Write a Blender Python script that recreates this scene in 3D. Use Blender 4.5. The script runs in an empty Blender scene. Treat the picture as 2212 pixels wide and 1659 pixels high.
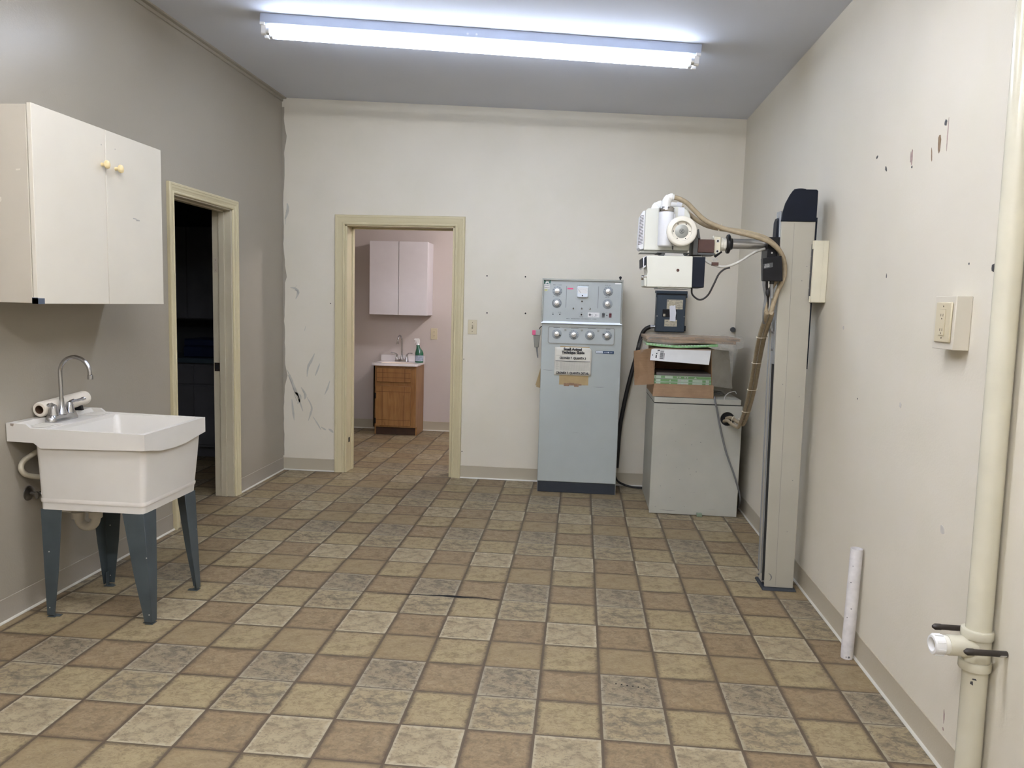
import bpy, bmesh, math, random
from mathutils import Vector, Matrix
random.seed(7)
S = bpy.context.scene
COL = S.collection
T = 0.2286                       # floor tile pitch (9 inch)
XL, YF, XR = -2.1146, 2.533, 1.536   # left wall, far wall, right wall
YR = -4.35                       # wall behind the camera

# ------------------------------------------------------------ camera
cam = bpy.data.cameras.new('camera')
cam.sensor_fit = 'HORIZONTAL'; cam.sensor_width = 36.0
cam.lens = 36.0 * 1641.54 / 2212.0
cam.clip_start = 0.02; cam.clip_end = 60
co = bpy.data.objects.new('camera', cam); COL.objects.link(co)
_r = Vector((0.9954759, 0.09103235, 0.02721851)); _u = Vector((-0.03649806, 0.10187895, 0.99412704))
_f = Vector((-0.08772473, 0.99062293, -0.10474054))
co.matrix_world = Matrix(((_r.x, _u.x, -_f.x, 0.33669), (_r.y, _u.y, -_f.y, -3.55908), (_r.z, _u.z, -_f.z, 1.43625), (0, 0, 0, 1)))
S.camera = co
# ------------------------------------------------------------ world, exposure
w = bpy.data.worlds.new('world'); S.world = w; w.use_nodes = True
w.node_tree.nodes['Background'].inputs[0].default_value = (0.02, 0.02, 0.022, 1)
w.node_tree.nodes['Background'].inputs[1].default_value = 0.3
S.view_settings.view_transform = 'Standard'; S.view_settings.look = 'None'
S.view_settings.exposure = 1.30; S.view_settings.gamma = 1.0
S.view_settings.use_curve_mapping = False
TUBE_COLOR = (0.74, 0.83, 1.0); TUBE_COLOR_NEAR = (0.94, 0.95, 1.0); TUBE_POWER = 11.5      # lamp over the far half of the room
TUBE2_POWER = 23.0; FILL_TUBE_POWER = 29.0                # lamp nearer the camera; added fill lamp behind it
BACK_POWER = 88.0; BACK_COLOR = (1.0, 0.93, 0.91)

# ------------------------------------------------------------ node helpers
def srgb(r, g, b):
    def c(v):
        v /= 255.0
        return v / 12.92 if v <= 0.04045 else ((v + 0.055) / 1.055) ** 2.4
    return (c(r), c(g), c(b))

class NT:
    def __init__(s, name):
        s.m = bpy.data.materials.new(name); s.m.use_nodes = True
        s.t = s.m.node_tree; s.b = s.t.nodes['Principled BSDF']
    def n(s, typ, **k):
        x = s.t.nodes.new(typ)
        for a, v in k.items(): setattr(x, a, v)
        return x
    def l(s, a, b): s.t.links.new(a, b)
    def val(s, sock, v):
        if hasattr(v, 'is_linked') or isinstance(v, bpy.types.NodeSocket): s.l(v, sock)
        else: sock.default_value = v
    def math(s, op, a, b=0.0, clamp=False):
        x = s.n('ShaderNodeMath', operation=op); x.use_clamp = clamp
        s.val(x.inputs[0], a); s.val(x.inputs[1], b); return x.outputs[0]
    def mix(s, f, a, b, typ='MIX'):
        x = s.n('ShaderNodeMix', data_type='RGBA', blend_type=typ)
        s.val(x.inputs[0], f)
        for i, v in ((6, a), (7, b)):
            if isinstance(v, tuple): x.inputs[i].default_value = (*v[:3], 1)
            else: s.l(v, x.inputs[i])
        return x.outputs[2]
    def noise(s, vec, scale, detail=4, rough=0.55, dist=0.0):
        x = s.n('ShaderNodeTexNoise'); x.inputs['Scale'].default_value = scale
        x.inputs['Detail'].default_value = detail; x.inputs['Roughness'].default_value = rough
        x.inputs['Distortion'].default_value = dist
        if vec is not None: s.l(vec, x.inputs['Vector'])
        return x.outputs['Fac']
    def ramp(s, fac, stops, interp='LINEAR'):
        x = s.n('ShaderNodeValToRGB'); cr = x.color_ramp; cr.interpolation = interp
        while len(cr.elements) < len(stops): cr.elements.new(0.5)
        for e, (p, c) in zip(cr.elements, stops):
            e.position = p; e.color = (*c[:3], 1) if isinstance(c, tuple) else (c, c, c, 1)
        s.l(fac, x.inputs[0]); return x.outputs[0]
    def pos(s): return s.n('ShaderNodeNewGeometry').outputs['Position']
    def obj(s): return s.n('ShaderNodeTexCoord').outputs['Object']
    def bump(s, h, strength=0.2, dist=0.002):
        x = s.n('ShaderNodeBump'); x.inputs['Strength'].default_value = strength
        x.inputs['Distance'].default_value = dist
        s.l(h, x.inputs['Height']); s.l(x.outputs[0], s.b.inputs['Normal'])

def mat(name, col, rough=0.5, metal=0.0, var=0.06, scale=9.0, bump=0.0, bscale=60, spec=None, emit=None, coat=0.0, alpha=None, trans=None):
    """plain painted / plastic / metal surface with a little procedural mottling"""
    k = NT(name)
    f = k.noise(k.obj(), scale, 3)
    d = tuple(max(0, c * (1 - var)) for c in col); h = tuple(min(1, c * (1 + var)) for c in col)
    k.l(k.ramp(f, [(0.3, d), (0.7, h)]), k.b.inputs['Base Color'])
    k.b.inputs['Roughness'].default_value = rough; k.b.inputs['Metallic'].default_value = metal
    if spec is not None: k.b.inputs['Specular IOR Level'].default_value = spec
    if coat: k.b.inputs['Coat Weight'].default_value = coat
    if bump: k.bump(k.noise(k.obj(), bscale, 3), bump, 0.001)
    if emit:
        k.b.inputs['Emission Color'].default_value = (*emit[0], 1); k.b.inputs['Emission Strength'].default_value = emit[1]
    if alpha is not None: k.b.inputs['Alpha'].default_value = alpha
    if trans is not None:
        k.b.inputs['Transmission Weight'].default_value = trans
    return k.m

def wall_mat(name, col, stain=0.05, rough=0.55, tint=None):
    k = NT(name); p = k.pos()
    big = k.noise(p, 0.9, 3); mid = k.noise(p, 3.2, 5, 0.6)
    c0 = tuple(c * (1 - stain) for c in col); c1 = tuple(min(1, c * (1 + stain * .7)) for c in col)
    c = k.ramp(big, [(0.32, c0), (0.68, c1)])
    if tint: c = k.mix(k.ramp(mid, [(0.45, 0.0), (0.75, 0.55)]), c, tint)
    k.l(c, k.b.inputs['Base Color']); k.b.inputs['Roughness'].default_value = rough
    k.b.inputs['Specular IOR Level'].default_value = 0.35
    k.bump(k.noise(p, 120, 3, 0.6), 0.22, 0.002)
    return k.m

M = {}
M['wall'] = wall_mat('off_white_wall_paint', (0.700, 0.652, 0.550), 0.05, tint=(0.665, 0.625, 0.505))
M['wall_left'] = wall_mat('taupe_wall_paint', (0.352, 0.318, 0.258), 0.04, 0.31)
M['wall_back_room'] = wall_mat('pinkish_wall_paint', (0.56, 0.50, 0.475), 0.04)
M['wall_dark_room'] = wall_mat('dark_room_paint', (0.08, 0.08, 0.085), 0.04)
M['ceiling'] = wall_mat('ceiling_paint', (0.68, 0.71, 0.79), 0.03, 0.7)
M['base'] = wall_mat('vinyl_cove_base', (0.45, 0.40, 0.305), 0.05, 0.32)
M['base_left'] = wall_mat('taupe_cove_base', (0.355, 0.318, 0.262), 0.05, 0.32)
M['base_toe_gleam'] = mat('vinyl_cove_toe_gleam', (0.62, 0.60, 0.53), 0.3)  # lighter colour imitates the light reflected along the toe
M['casing'] = wall_mat('cream_yellow_trim_paint', (0.60, 0.53, 0.34), 0.07, 0.38, tint=(0.53, 0.465, 0.30))
M['jamb'] = wall_mat('worn_cream_jamb_paint', (0.50, 0.45, 0.33), 0.10, 0.4, tint=(0.40, 0.34, 0.25))
M['patch'] = mat('hinge_patch_wood', (0.42, 0.36, 0.28), 0.5)

def floor_material():
    k = NT('vinyl_tile_floor')
    sep = k.n('ShaderNodeSeparateXYZ'); k.l(k.pos(), sep.inputs[0])
    X = k.math('DIVIDE', sep.outputs[0], T); Y = k.math('DIVIDE', sep.outputs[1], T)
    wob = k.noise(k.pos(), 26, 3)
    wx = k.math('MULTIPLY', k.math('SUBTRACT', wob, 0.5), 0.018)
    i = k.math('FLOOR', X); j = k.math('FLOOR', Y); u = k.math('FRACT', X); v = k.math('FRACT', Y)
    mi = k.math('FLOORED_MODULO', i, 2.0); mj = k.math('FLOORED_MODULO', j, 4.0)
    code = k.math('ADD', k.math('MULTIPLY', mi, 4.0), mj)            # 0..7
    cf = k.math('DIVIDE', k.math('ADD', code, 0.5), 8.0)
    # order: even column rows 0..3, odd column rows 0..3
    gray, tan, brown, blotch, yellow, white = 'gray', 'tan', 'brown', 'blotch', 'yellow', 'white'
    order = [gray, tan, brown, blotch, brown, yellow, white, yellow]
    base = dict(gray=(0.248, 0.204, 0.136), tan=(0.263, 0.197, 0.106), brown=(0.248, 0.178, 0.100),
                blotch=(0.330, 0.267, 0.157), yellow=(0.326, 0.258, 0.142), white=(0.355, 0.291, 0.183))
    second = dict(gray=(0.077, 0.063, 0.052), tan=(0.156, 0.109, 0.057), brown=(0.118, 0.081, 0.048),
                  blotch=(0.093, 0.077, 0.062), yellow=(0.142, 0.103, 0.057), white=(0.128, 0.101, 0.069))
    edge = dict(gray=(0.312, 0.271, 0.199), tan=(0.156, 0.112, 0.062), brown=(0.106, 0.072, 0.045),
                blotch=(0.312, 0.271, 0.190), yellow=(0.095, 0.069, 0.043), white=(0.397, 0.340, 0.238))
    amount = dict(gray=1.0, tan=0.50, brown=0.70, blotch=0.85, yellow=0.70, white=0.72)
    st = lambda d: [(n / 8.0, d[o]) for n, o in enumerate(order)]
    cb = k.ramp(cf, st(base), 'CONSTANT'); c2 = k.ramp(cf, st(second), 'CONSTANT'); ce = k.ramp(cf, st(edge), 'CONSTANT')
    am = k.ramp(cf, [(n / 8.0, float(amount[o])) for n, o in enumerate(order)], 'CONSTANT')
    comb = k.n('ShaderNodeCombineXYZ')
    k.l(k.math('ADD', k.math('MULTIPLY', u, 0.75), k.math('MULTIPLY', code, 3.7)), comb.inputs[0])
    k.l(k.math('ADD', v, k.math('MULTIPLY', code, 1.9)), comb.inputs[1])
    nb = k.noise(comb.outputs[0], 3.6, 7, 0.66, 0.5)
    nf = k.noise(comb.outputs[0], 9.5, 8, 0.74, 1.4)
    nff = k.noise(k.pos(), 90, 4, 0.75)
    nl = k.noise(comb.outputs[0], 2.1, 3, 0.5)
    cb = k.mix(k.ramp(nl, [(0.40, 0.0), (0.62, 0.55)]), cb, (0.272, 0.205, 0.122))
    cb = k.mix(k.ramp(nl, [(0.30, 0.35), (0.45, 0.0)]), cb, (0.335, 0.262, 0.150))
    m1 = k.math('MULTIPLY', k.ramp(nb, [(0.49, 0.0), (0.66, 0.90)]), am)
    c = k.mix(m1, cb, c2)
    m2 = k.math('MULTIPLY', k.ramp(nf, [(0.49, 0.0), (0.57, 0.55), (0.68, 1.0)]), am)
    c = k.mix(m2, c, c2)
    c = k.mix(k.ramp(nf, [(0.30, 0.65), (0.46, 0.0)]), c, k.mix(0.5, cb, (0.44, 0.38, 0.26)))
    c = k.mix(k.ramp(nff, [(0.28, 0.75), (0.42, 0.0)]), c, (0.10, 0.078, 0.055))
    big = k.noise(k.pos(), 0.7, 3)
    c = k.mix(k.ramp(big, [(0.35, 0.10), (0.65, 0.0)]), c, (0.20, 0.15, 0.09))
    du = k.math('MINIMUM', u, k.math('SUBTRACT', 1.0, u)); dv = k.math('MINIMUM', v, k.math('SUBTRACT', 1.0, v))
    du = k.math('ADD', du, wx); dv = k.math('ADD', dv, k.math('ADD', wx, 0.006))
    d = k.math('MINIMUM', du, dv)
    eb = k.math('ADD', d, k.math('MULTIPLY', k.math('SUBTRACT', nf, 0.5), 0.30))
    c = k.mix(k.ramp(eb, [(0.026, 0.85), (0.080, 0.0)]), c, ce)
    g = k.ramp(k.math('MINIMUM', k.math('SUBTRACT', du, 0.001), dv), [(0.015, 1.0), (0.024, 0.0)])
    c = k.mix(g, c, (0.100, 0.074, 0.048))
    k.l(c, k.b.inputs['Base Color'])
    k.l(k.ramp(nb, [(0.3, 0.42), (0.7, 0.58)]), k.b.inputs['Roughness'])
    k.b.inputs['Specular IOR Level'].default_value = 0.30
    h = k.math('ADD', k.math('MULTIPLY', k.math('SUBTRACT', 1.0, g), 1.0), k.math('MULTIPLY', nf, 0.25))
    k.bump(h, 0.35, 0.0015)
    return k.m
M['floor'] = floor_material()

def wood_material():
    k = NT('varnished_honey_oak'); p = k.pos()
    mp = k.n('ShaderNodeMapping'); mp.inputs['Scale'].default_value = (7, 7, 0.9); k.l(p, mp.inputs[0])
    n1 = k.noise(mp.outputs[0], 3.0, 6, 0.6, 1.2); n2 = k.noise(p, 2.3, 3)
    c = k.ramp(n1, [(0.3, (0.205, 0.095, 0.030)), (0.6, (0.335, 0.175, 0.060))])
    c = k.mix(k.ramp(n2, [(0.42, 0.0), (0.62, 0.5)]), c, (0.20, 0.085, 0.024))
    k.l(c, k.b.inputs['Base Color']); k.b.inputs['Roughness'].default_value = 0.38
    return k.m
M['wood'] = wood_material()
M['wood_dark'] = mat('dark_stained_wood', (0.045, 0.018, 0.008), 0.5, var=0.2)
M['groove'] = mat('routed_groove', (0.10, 0.035, 0.012), 0.6)

def wrinkled_plastic():
    k = NT('clear_plastic_film')
    f = k.noise(k.pos(), 28, 5, 0.6)
    k.b.inputs['Base Color'].default_value = (0.75, 0.75, 0.72, 1)
    k.b.inputs['Roughness'].default_value = 0.12
    k.l(k.ramp(f, [(0.45, 0.05), (0.70, 0.30)]), k.b.inputs['Alpha'])
    k.bump(f, 0.8, 0.01)
    return k.m

def cardboard():
    k = NT('corrugated_cardboard'); p = k.pos()
    n = k.noise(p, 14, 4); mp = k.n('ShaderNodeMapping'); mp.inputs['Scale'].default_value = (2, 2, 90); k.l(p, mp.inputs[0])
    s = k.noise(mp.outputs[0], 3.0, 2)
    c = k.ramp(n, [(0.3, (0.27, 0.165, 0.088)), (0.7, (0.36, 0.225, 0.125))])
    c = k.mix(k.ramp(s, [(0.4, 0.2), (0.6, 0.0)]), c, (0.20, 0.12, 0.065))
    k.l(c, k.b.inputs['Base Color']); k.b.inputs['Roughness'].default_value = 0.8
    return k.m

M['cardboard'] = cardboard()
M['cardboard_gray'] = mat('shaded_gray_cardboard', (0.30, 0.28, 0.235), 0.8, var=0.12, scale=14)  # grey board of one flap, its shadow put into the colour
M['film'] = wrinkled_plastic()
M['tub'] = mat('white_molded_plastic', (0.655, 0.625, 0.57), 0.33, var=0.03, scale=4, bump=0.05, bscale=40)
M['tub_dirty'] = mat('stained_white_plastic', (0.72, 0.68, 0.625), 0.4, var=0.08, scale=6)
M['leg_paint'] = mat('blue_gray_leg_enamel', (0.054, 0.069, 0.076), 0.42, var=0.12, scale=12)
M['leg_chip'] = mat('chipped_enamel', (0.5, 0.5, 0.48), 0.5)
M['chrome'] = mat('worn_chrome', (0.50, 0.50, 0.52), 0.16, 1.0, var=0.1, scale=20)
M['chrome_dark'] = mat('dull_chrome', (0.22, 0.21, 0.20), 0.35, 1.0, var=0.2, scale=30)
M['steel'] = mat('brushed_steel', (0.60, 0.61, 0.63), 0.28, 1.0, var=0.1)
M['aluminium'] = mat('bright_aluminium', (0.80, 0.81, 0.82), 0.28, 0.85, var=0.05)
M['paper'] = mat('white_paper', (0.76, 0.75, 0.72), 0.8, var=0.03, scale=14)
M['paper_old'] = mat('aged_paper', (0.68, 0.66, 0.58), 0.8, var=0.08, scale=8)
M['paper_table'] = mat('printed_grey_tint', (0.50, 0.48, 0.42), 0.8, var=0.1, scale=40)
M['towel'] = mat('paper_towel', (0.76, 0.70, 0.60), 0.9, bump=0.4, bscale=150)
M['towel_core'] = mat('brown_cardboard_core', (0.10, 0.055, 0.03), 0.85)
M['black'] = mat('black_plastic', (0.010, 0.010, 0.012), 0.4, var=0.2, spec=0.25)
M['black_soft'] = mat('black_rubber', (0.02, 0.02, 0.021), 0.7, var=0.2)
M['navy'] = mat('blue_black_plastic', (0.007, 0.010, 0.019), 0.5, var=0.15, spec=0.2)
M['ink'] = mat('printed_ink', (0.03, 0.03, 0.035), 0.7)
M['ink_soft'] = mat('faded_ink', (0.16, 0.165, 0.17), 0.7)
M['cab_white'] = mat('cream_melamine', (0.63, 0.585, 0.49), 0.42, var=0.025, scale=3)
M['cab_side'] = mat('darker_cream_melamine_side', (0.50, 0.455, 0.375), 0.42, var=0.04, scale=3)  # darker cream than the doors
M['cab_gap'] = mat('brown_cabinet_edge', (0.30, 0.245, 0.20), 0.6)
M['knob'] = mat('butter_yellow_plastic', (0.74, 0.60, 0.32), 0.30, var=0.03)
M['tape_blue'] = mat('slate_blue_tape', (0.075, 0.095, 0.13), 0.5)
M['cab_lilac'] = mat('white_laminate', (0.66, 0.63, 0.66), 0.4, var=0.02)
M['marble'] = mat('white_cultured_marble', (0.78, 0.74, 0.74), 0.18, var=0.04, scale=6)
M['basin_cream'] = mat('cream_basin_glaze', (0.76, 0.66, 0.55), 0.2, var=0.03)
M['hinge'] = mat('oil_bronze_hinge', (0.03, 0.022, 0.018), 0.4, 0.6)
M['bottle'] = mat('translucent_green_plastic', (0.012, 0.115, 0.060), 0.12, var=0.2, coat=0.5)
M['bottle_label'] = mat('pale_blue_bottle_label', (0.34, 0.40, 0.50), 0.4, var=0.35, scale=60)
M['plastic_white'] = mat('white_plastic', (0.78, 0.78, 0.77), 0.35, var=0.02)
M['ivory'] = mat('ivory_plastic_plate', (0.60, 0.53, 0.37), 0.32, var=0.03)
M['ivory_dark'] = mat('ivory_slot', (0.10, 0.075, 0.05), 0.6)
M['console'] = mat('grey_blue_enamel', (0.41, 0.445, 0.43), 0.42, var=0.05, scale=2.2, bump=0.06, bscale=90)
M['console_panel'] = mat('light_grey_panel', (0.435, 0.47, 0.465), 0.42, var=0.03)
M['console_frame'] = mat('dull_metal_bezel', (0.30, 0.31, 0.29), 0.32, 0.5, var=0.08)
M['console_dial'] = mat('dial_plate_grey', (0.315, 0.345, 0.36), 0.45)
M['kick'] = mat('dark_slate_kick_plate', (0.020, 0.026, 0.036), 0.5)
M['red'] = mat('dark_red_rocker', (0.10, 0.012, 0.022), 0.35)
M['pink'] = mat('pink_label_tape', (0.66, 0.10, 0.22), 0.5)
M['green_dark'] = mat('green_sticker', (0.015, 0.12, 0.09), 0.5)
M['yellow_pale'] = mat('yellow_sticker', (0.68, 0.68, 0.30), 0.5)
M['badge_blue'] = mat('navy_badge', (0.012, 0.045, 0.11), 0.35)
M['meter'] = mat('milky_meter_face', (0.80, 0.86, 0.92), 0.12, var=0.02, coat=0.6)
M['tan_card'] = mat('tan_kraft_card', (0.42, 0.31, 0.155), 0.8, var=0.08, scale=16)
M['masking'] = mat('brown_glue_tape', (0.26, 0.155, 0.095), 0.5, var=0.25, scale=50)
M['tank'] = mat('grey_green_enamel', (0.435, 0.430, 0.375), 0.42, var=0.06, scale=3, bump=0.05, bscale=60)
M['tank_trim'] = mat('tank_rim_metal', (0.47, 0.465, 0.41), 0.4, 0.2)
M['hole'] = mat('dark_interior', (0.006, 0.006, 0.007), 0.9)
M['film_green'] = mat('green_film_carton', (0.18, 0.36, 0.15), 0.45, var=0.10, scale=20)
M['film_green_hi'] = mat('shiny_highlit_green_carton', (0.30, 0.58, 0.27), 0.15, var=0.25, scale=45, coat=0.6)  # brighter green paints in the highlights of the crumpled box
M['film_band'] = mat('mint_carton_band', (0.50, 0.62, 0.50), 0.45, var=0.05)
M['film_gray'] = mat('grey_film_carton', (0.17, 0.155, 0.145), 0.6)
M['carton_brown'] = mat('brown_film_carton', (0.40, 0.30, 0.215), 0.6, var=0.1, scale=16)
M['slate'] = mat('slate_blue_enamel', (0.045, 0.062, 0.082), 0.42, spec=0.3, var=0.08, scale=10)
M['slate_dark'] = mat('slate_blue_shadow_gap', (0.010, 0.013, 0.02), 0.6)
M['label_yellowed'] = mat('yellowed_printed_label', (0.50, 0.45, 0.33), 0.6, var=0.25, scale=70)
M['tape_white'] = mat('white_cloth_tape', (0.80, 0.81, 0.85), 0.7, var=0.04)
M['head'] = mat('eggshell_enamel', (0.66, 0.67, 0.61), 0.32, var=0.03, scale=5)
M['head_white'] = mat('white_enamel_casting', (0.74, 0.76, 0.80), 0.28, var=0.03)
M['head_cream'] = mat('cream_plastic_disc', (0.76, 0.74, 0.66), 0.25, var=0.02, coat=0.4)
M['head_grey'] = mat('dark_bracket_metal', (0.09, 0.095, 0.10), 0.4, 0.4)
M['brown_block'] = mat('maroon_brown_enamel', (0.075, 0.030, 0.022), 0.5, var=0.2)
M['column'] = mat('khaki_grey_enamel', (0.405, 0.385, 0.320), 0.42, var=0.05, scale=3)
M['rail'] = mat('satin_aluminium_rail', (0.42, 0.44, 0.46), 0.35, 0.7)
M['cable_tan'] = mat('braided_tan_cable', (0.345, 0.280, 0.185), 0.65, var=0.12, scale=60, bump=0.5, bscale=300)
M['cable_white'] = mat('pale_grey_cable', (0.58, 0.57, 0.53), 0.5)
M['cable_gray'] = mat('grey_rubber_cable', (0.22, 0.225, 0.23), 0.55)
M['cable_black'] = mat('black_rubber_cable', (0.014, 0.012, 0.012), 0.5)
M['cord_gray'] = mat('grey_power_cord', (0.17, 0.172, 0.172), 0.5)
M['tie'] = mat('ivory_cord_tie', (0.72, 0.66, 0.52), 0.5)
M['cream_box'] = mat('cream_painted_metal', (0.66, 0.625, 0.49), 0.35, var=0.04)
M['pipe_cream'] = mat('glossy_cream_pipe_paint', (0.63, 0.60, 0.475), 0.25, var=0.07, scale=5, coat=0.3)
M['pvc_scuffed'] = mat('scuffed_white_pvc', (0.72, 0.70, 0.70), 0.45, var=0.12, scale=22)
M['peg'] = mat('dark_brown_peg', (0.035, 0.028, 0.024), 0.45, var=0.25, scale=30)
M['plaster'] = mat('exposed_plaster', (0.60, 0.57, 0.52), 0.8, var=0.15, scale=40)
M['scuff'] = mat('grey_scuff_mark', (0.36, 0.345, 0.31), 0.7, var=0.12, scale=20)
M['scuff_light'] = mat('faint_scuff_mark', (0.49, 0.475, 0.42), 0.7, var=0.08, scale=20)
M['chip_brown'] = mat('brown_paint_chip', (0.25, 0.17, 0.10), 0.8, var=0.2, scale=60)
M['chip_pink'] = mat('pink_paint_chip', (0.40, 0.29, 0.26), 0.8, var=0.2, scale=60)
M['patch_gray'] = mat('dark_smoked_metal', (0.05, 0.05, 0.055), 0.35)
M['lamp_metal'] = mat('white_enamel_fixture', (0.40, 0.45, 0.56), 0.35, var=0.02)
M['trap'] = mat('old_white_pvc', (0.68, 0.63, 0.54), 0.5, var=0.08)
M['hose'] = mat('cream_hose', (0.52, 0.47, 0.36), 0.45)
M['dark_cabinet'] = mat('dimmed_cabinet_paint', (0.13, 0.13, 0.145), 0.5)  # this and the next two colours darkened to imitate the unlit room
M['dark_counter'] = mat('dimmed_slate_counter', (0.06, 0.09, 0.12), 0.4)
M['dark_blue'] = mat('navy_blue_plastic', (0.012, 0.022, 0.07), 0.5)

def tube_mat(name, power, color):
    k = NT(name)
    k.b.inputs['Base Color'].default_value = (0.9, 0.9, 0.9, 1)
    k.b.inputs['Emission Color'].default_value = (*color, 1)
    k.b.inputs['Emission Strength'].default_value = power
    return k.m
M['tube'] = tube_mat('lit_fluorescent_tube', TUBE_POWER, TUBE_COLOR)
M['tube_near'] = tube_mat('lit_fluorescent_tube_near', TUBE2_POWER, TUBE_COLOR_NEAR)
M['tube_fill'] = tube_mat('added_fill_tube', FILL_TUBE_POWER, TUBE_COLOR_NEAR)
M['globe'] = tube_mat('lit_glass_globe', BACK_POWER, BACK_COLOR)

# ------------------------------------------------------------ mesh builder
class MB:
    def __init__(s): s.v = []; s.f = []; s.mi = []; s.cur = 0; s.X = None
    def m(s, i): s.cur = i; return s
    def xf(s, mtx): s.X = mtx; return s
    def add(s, vs, fs):
        b = len(s.v)
        for v in vs:
            v = Vector(v); s.v.append(s.X @ v if s.X else v)
        for f in fs: s.f.append([b + i for i in f]); s.mi.append(s.cur)
        return s
    def box(s, x0, x1, y0, y1, z0, z1):
        vs = [(x, y, z) for z in (z0, z1) for y in (y0, y1) for x in (x0, x1)]
        return s.add(vs, [(0, 2, 3, 1), (4, 5, 7, 6), (0, 1, 5, 4), (2, 6, 7, 3), (0, 4, 6, 2), (1, 3, 7, 5)])
    def hexa(s, lo, hi):      # lo, hi: four points each, counter-clockwise from above
        vs = list(lo) + list(hi)
        return s.add(vs, [(3, 2, 1, 0), (4, 5, 6, 7)] + [(i, (i + 1) % 4, 4 + (i + 1) % 4, 4 + i) for i in range(4)])
    def prism(s, poly, axis, a0, a1):   # poly in the two other axes (x,y,z order)
        def pt(p, a):
            return (a, p[0], p[1]) if axis == 0 else (p[0], a, p[1]) if axis == 1 else (p[0], p[1], a)
        n = len(poly)
        area = sum(poly[i][0] * poly[(i + 1) % n][1] - poly[(i + 1) % n][0] * poly[i][1] for i in range(n))
        if (area < 0) != (axis == 1): poly = list(reversed(poly))
        vs = [pt(p, a0) for p in poly] + [pt(p, a1) for p in poly]
        fs = [tuple(reversed(range(n))), tuple(range(n, 2 * n))] + [(i, (i + 1) % n, n + (i + 1) % n, n + i) for i in range(n)]
        return s.add(vs, fs)
    def loft(s, rings, cap0=True, cap1=True, closed=False):
        n = len(rings[0]); vs = [p for r in rings for p in r]; fs = []
        R = len(rings)
        for a in range(R if closed else R - 1):
            b = (a + 1) % R
            for i in range(n):
                j = (i + 1) % n
                fs.append((a * n + i, a * n + j, b * n + j, b * n + i))
        if not closed:
            if cap0: fs.append(tuple(reversed(range(n))))
            if cap1: fs.append(tuple(range((R - 1) * n, R * n)))
        return s.add(vs, fs)
    def lathe(s, prof, origin, axis=(0, 0, 1), n=24, cap0=True, cap1=True, sx=1.0):
        a = Vector(axis).normalized(); up = Vector((0, 0, 1)) if abs(a.z) < 0.9 else Vector((1, 0, 0))
        e1 = a.cross(up).normalized() if abs(a.z) < 0.9 else Vector((1, 0, 0)); e2 = a.cross(e1)
        o = Vector(origin); rings = []
        for r, h in prof:
            rings.append([o + a * h + (e1 * math.cos(2 * math.pi * i / n) * sx + e2 * math.sin(2 * math.pi * i / n)) * max(r, 1e-5) for i in range(n)])
        return s.loft(rings, cap0, cap1)
    def cyl(s, p0, p1, r, n=20, r1=None):
        p0 = Vector(p0); p1 = Vector(p1); d = p1 - p0
        return s.lathe([(r, 0), (r if r1 is None else r1, d.length)], p0, d, n)
    def tube(s, pts, r, n=10, sub=6, smooth=True, cap=True):
        pts = [Vector(p) for p in pts]
        if smooth and len(pts) > 2: pts = catmull(pts, sub)
        R = r if isinstance(r, (list, tuple)) else [r] * len(pts)
        if len(R) != len(pts):
            R = [R[int(round(i * (len(R) - 1) / (len(pts) - 1)))] for i in range(len(pts))]
        rings = []; t0 = (pts[1] - pts[0]).normalized()
        nrm = t0.cross(Vector((0.13, 0.31, 0.94))).normalized()
        for i, p in enumerate(pts):
            t = (pts[min(i + 1, len(pts) - 1)] - pts[max(i - 1, 0)])
            if t.length < 1e-9: t = t0
            t = t.normalized(); nrm = (nrm - t * nrm.dot(t)).normalized(); bn = t.cross(nrm)
            rings.append([p + (nrm * math.cos(2 * math.pi * k / n) + bn * math.sin(2 * math.pi * k / n)) * R[i] for k in range(n)])
        return s.loft(rings, cap, cap)
    def sphere(s, c, r, n=14, sz=1.0):
        return s.lathe([(math.sin(math.pi * i / 10) * r, -math.cos(math.pi * i / 10) * r * sz) for i in range(11)], c, (0, 0, 1), n)
    def ribbon(s, pts, wid, nrm, th=0.0012):   # flat mark lying on a surface
        pts = catmull([Vector(p) for p in pts], 5) if len(pts) > 2 else [Vector(p) for p in pts]
        N = Vector(nrm); rings = []; L = len(pts)
        for i, p in enumerate(pts):
            t = (pts[min(i + 1, L - 1)] - pts[max(i - 1, 0)]).normalized(); b = N.cross(t).normalized()
            q = i / (L - 1); ww = wid * (0.15 + 0.85 * math.sin(math.pi * min(max(q, 0.02), 0.98))) * (0.85 + 0.3 * random.random())
            rings.append([p - b * ww, p + b * ww, p + b * ww + N * th, p - b * ww + N * th])
        return s.loft(rings)
    def text(s, body, size, mtx, sx=1.0, align='CENTER', bold=0.0, ex=0.0002, wid=None):
        cu = bpy.data.curves.new('t', 'FONT'); cu.body = body; cu.size = size; cu.align_x = align; cu.align_y = 'CENTER'
        cu.extrude = ex; cu.offset = bold; cu.resolution_u = 2
        ob = bpy.data.objects.new('t', cu); COL.objects.link(ob)
        dg = bpy.context.evaluated_depsgraph_get(); dg.update()
        me = bpy.data.meshes.new_from_object(ob.evaluated_get(dg))
        if wid and len(me.vertices):
            ww = max(v.co.x for v in me.vertices) - min(v.co.x for v in me.vertices); sx = wid / ww
        old = s.X; s.X = mtx @ Matrix.Diagonal((sx, 1, 1, 1))
        s.add([v.co.copy() for v in me.vertices], [tuple(p.vertices) for p in me.polygons])
        s.X = old
        bpy.data.objects.remove(ob); bpy.data.curves.remove(cu); bpy.data.meshes.remove(me)
        return s
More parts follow.
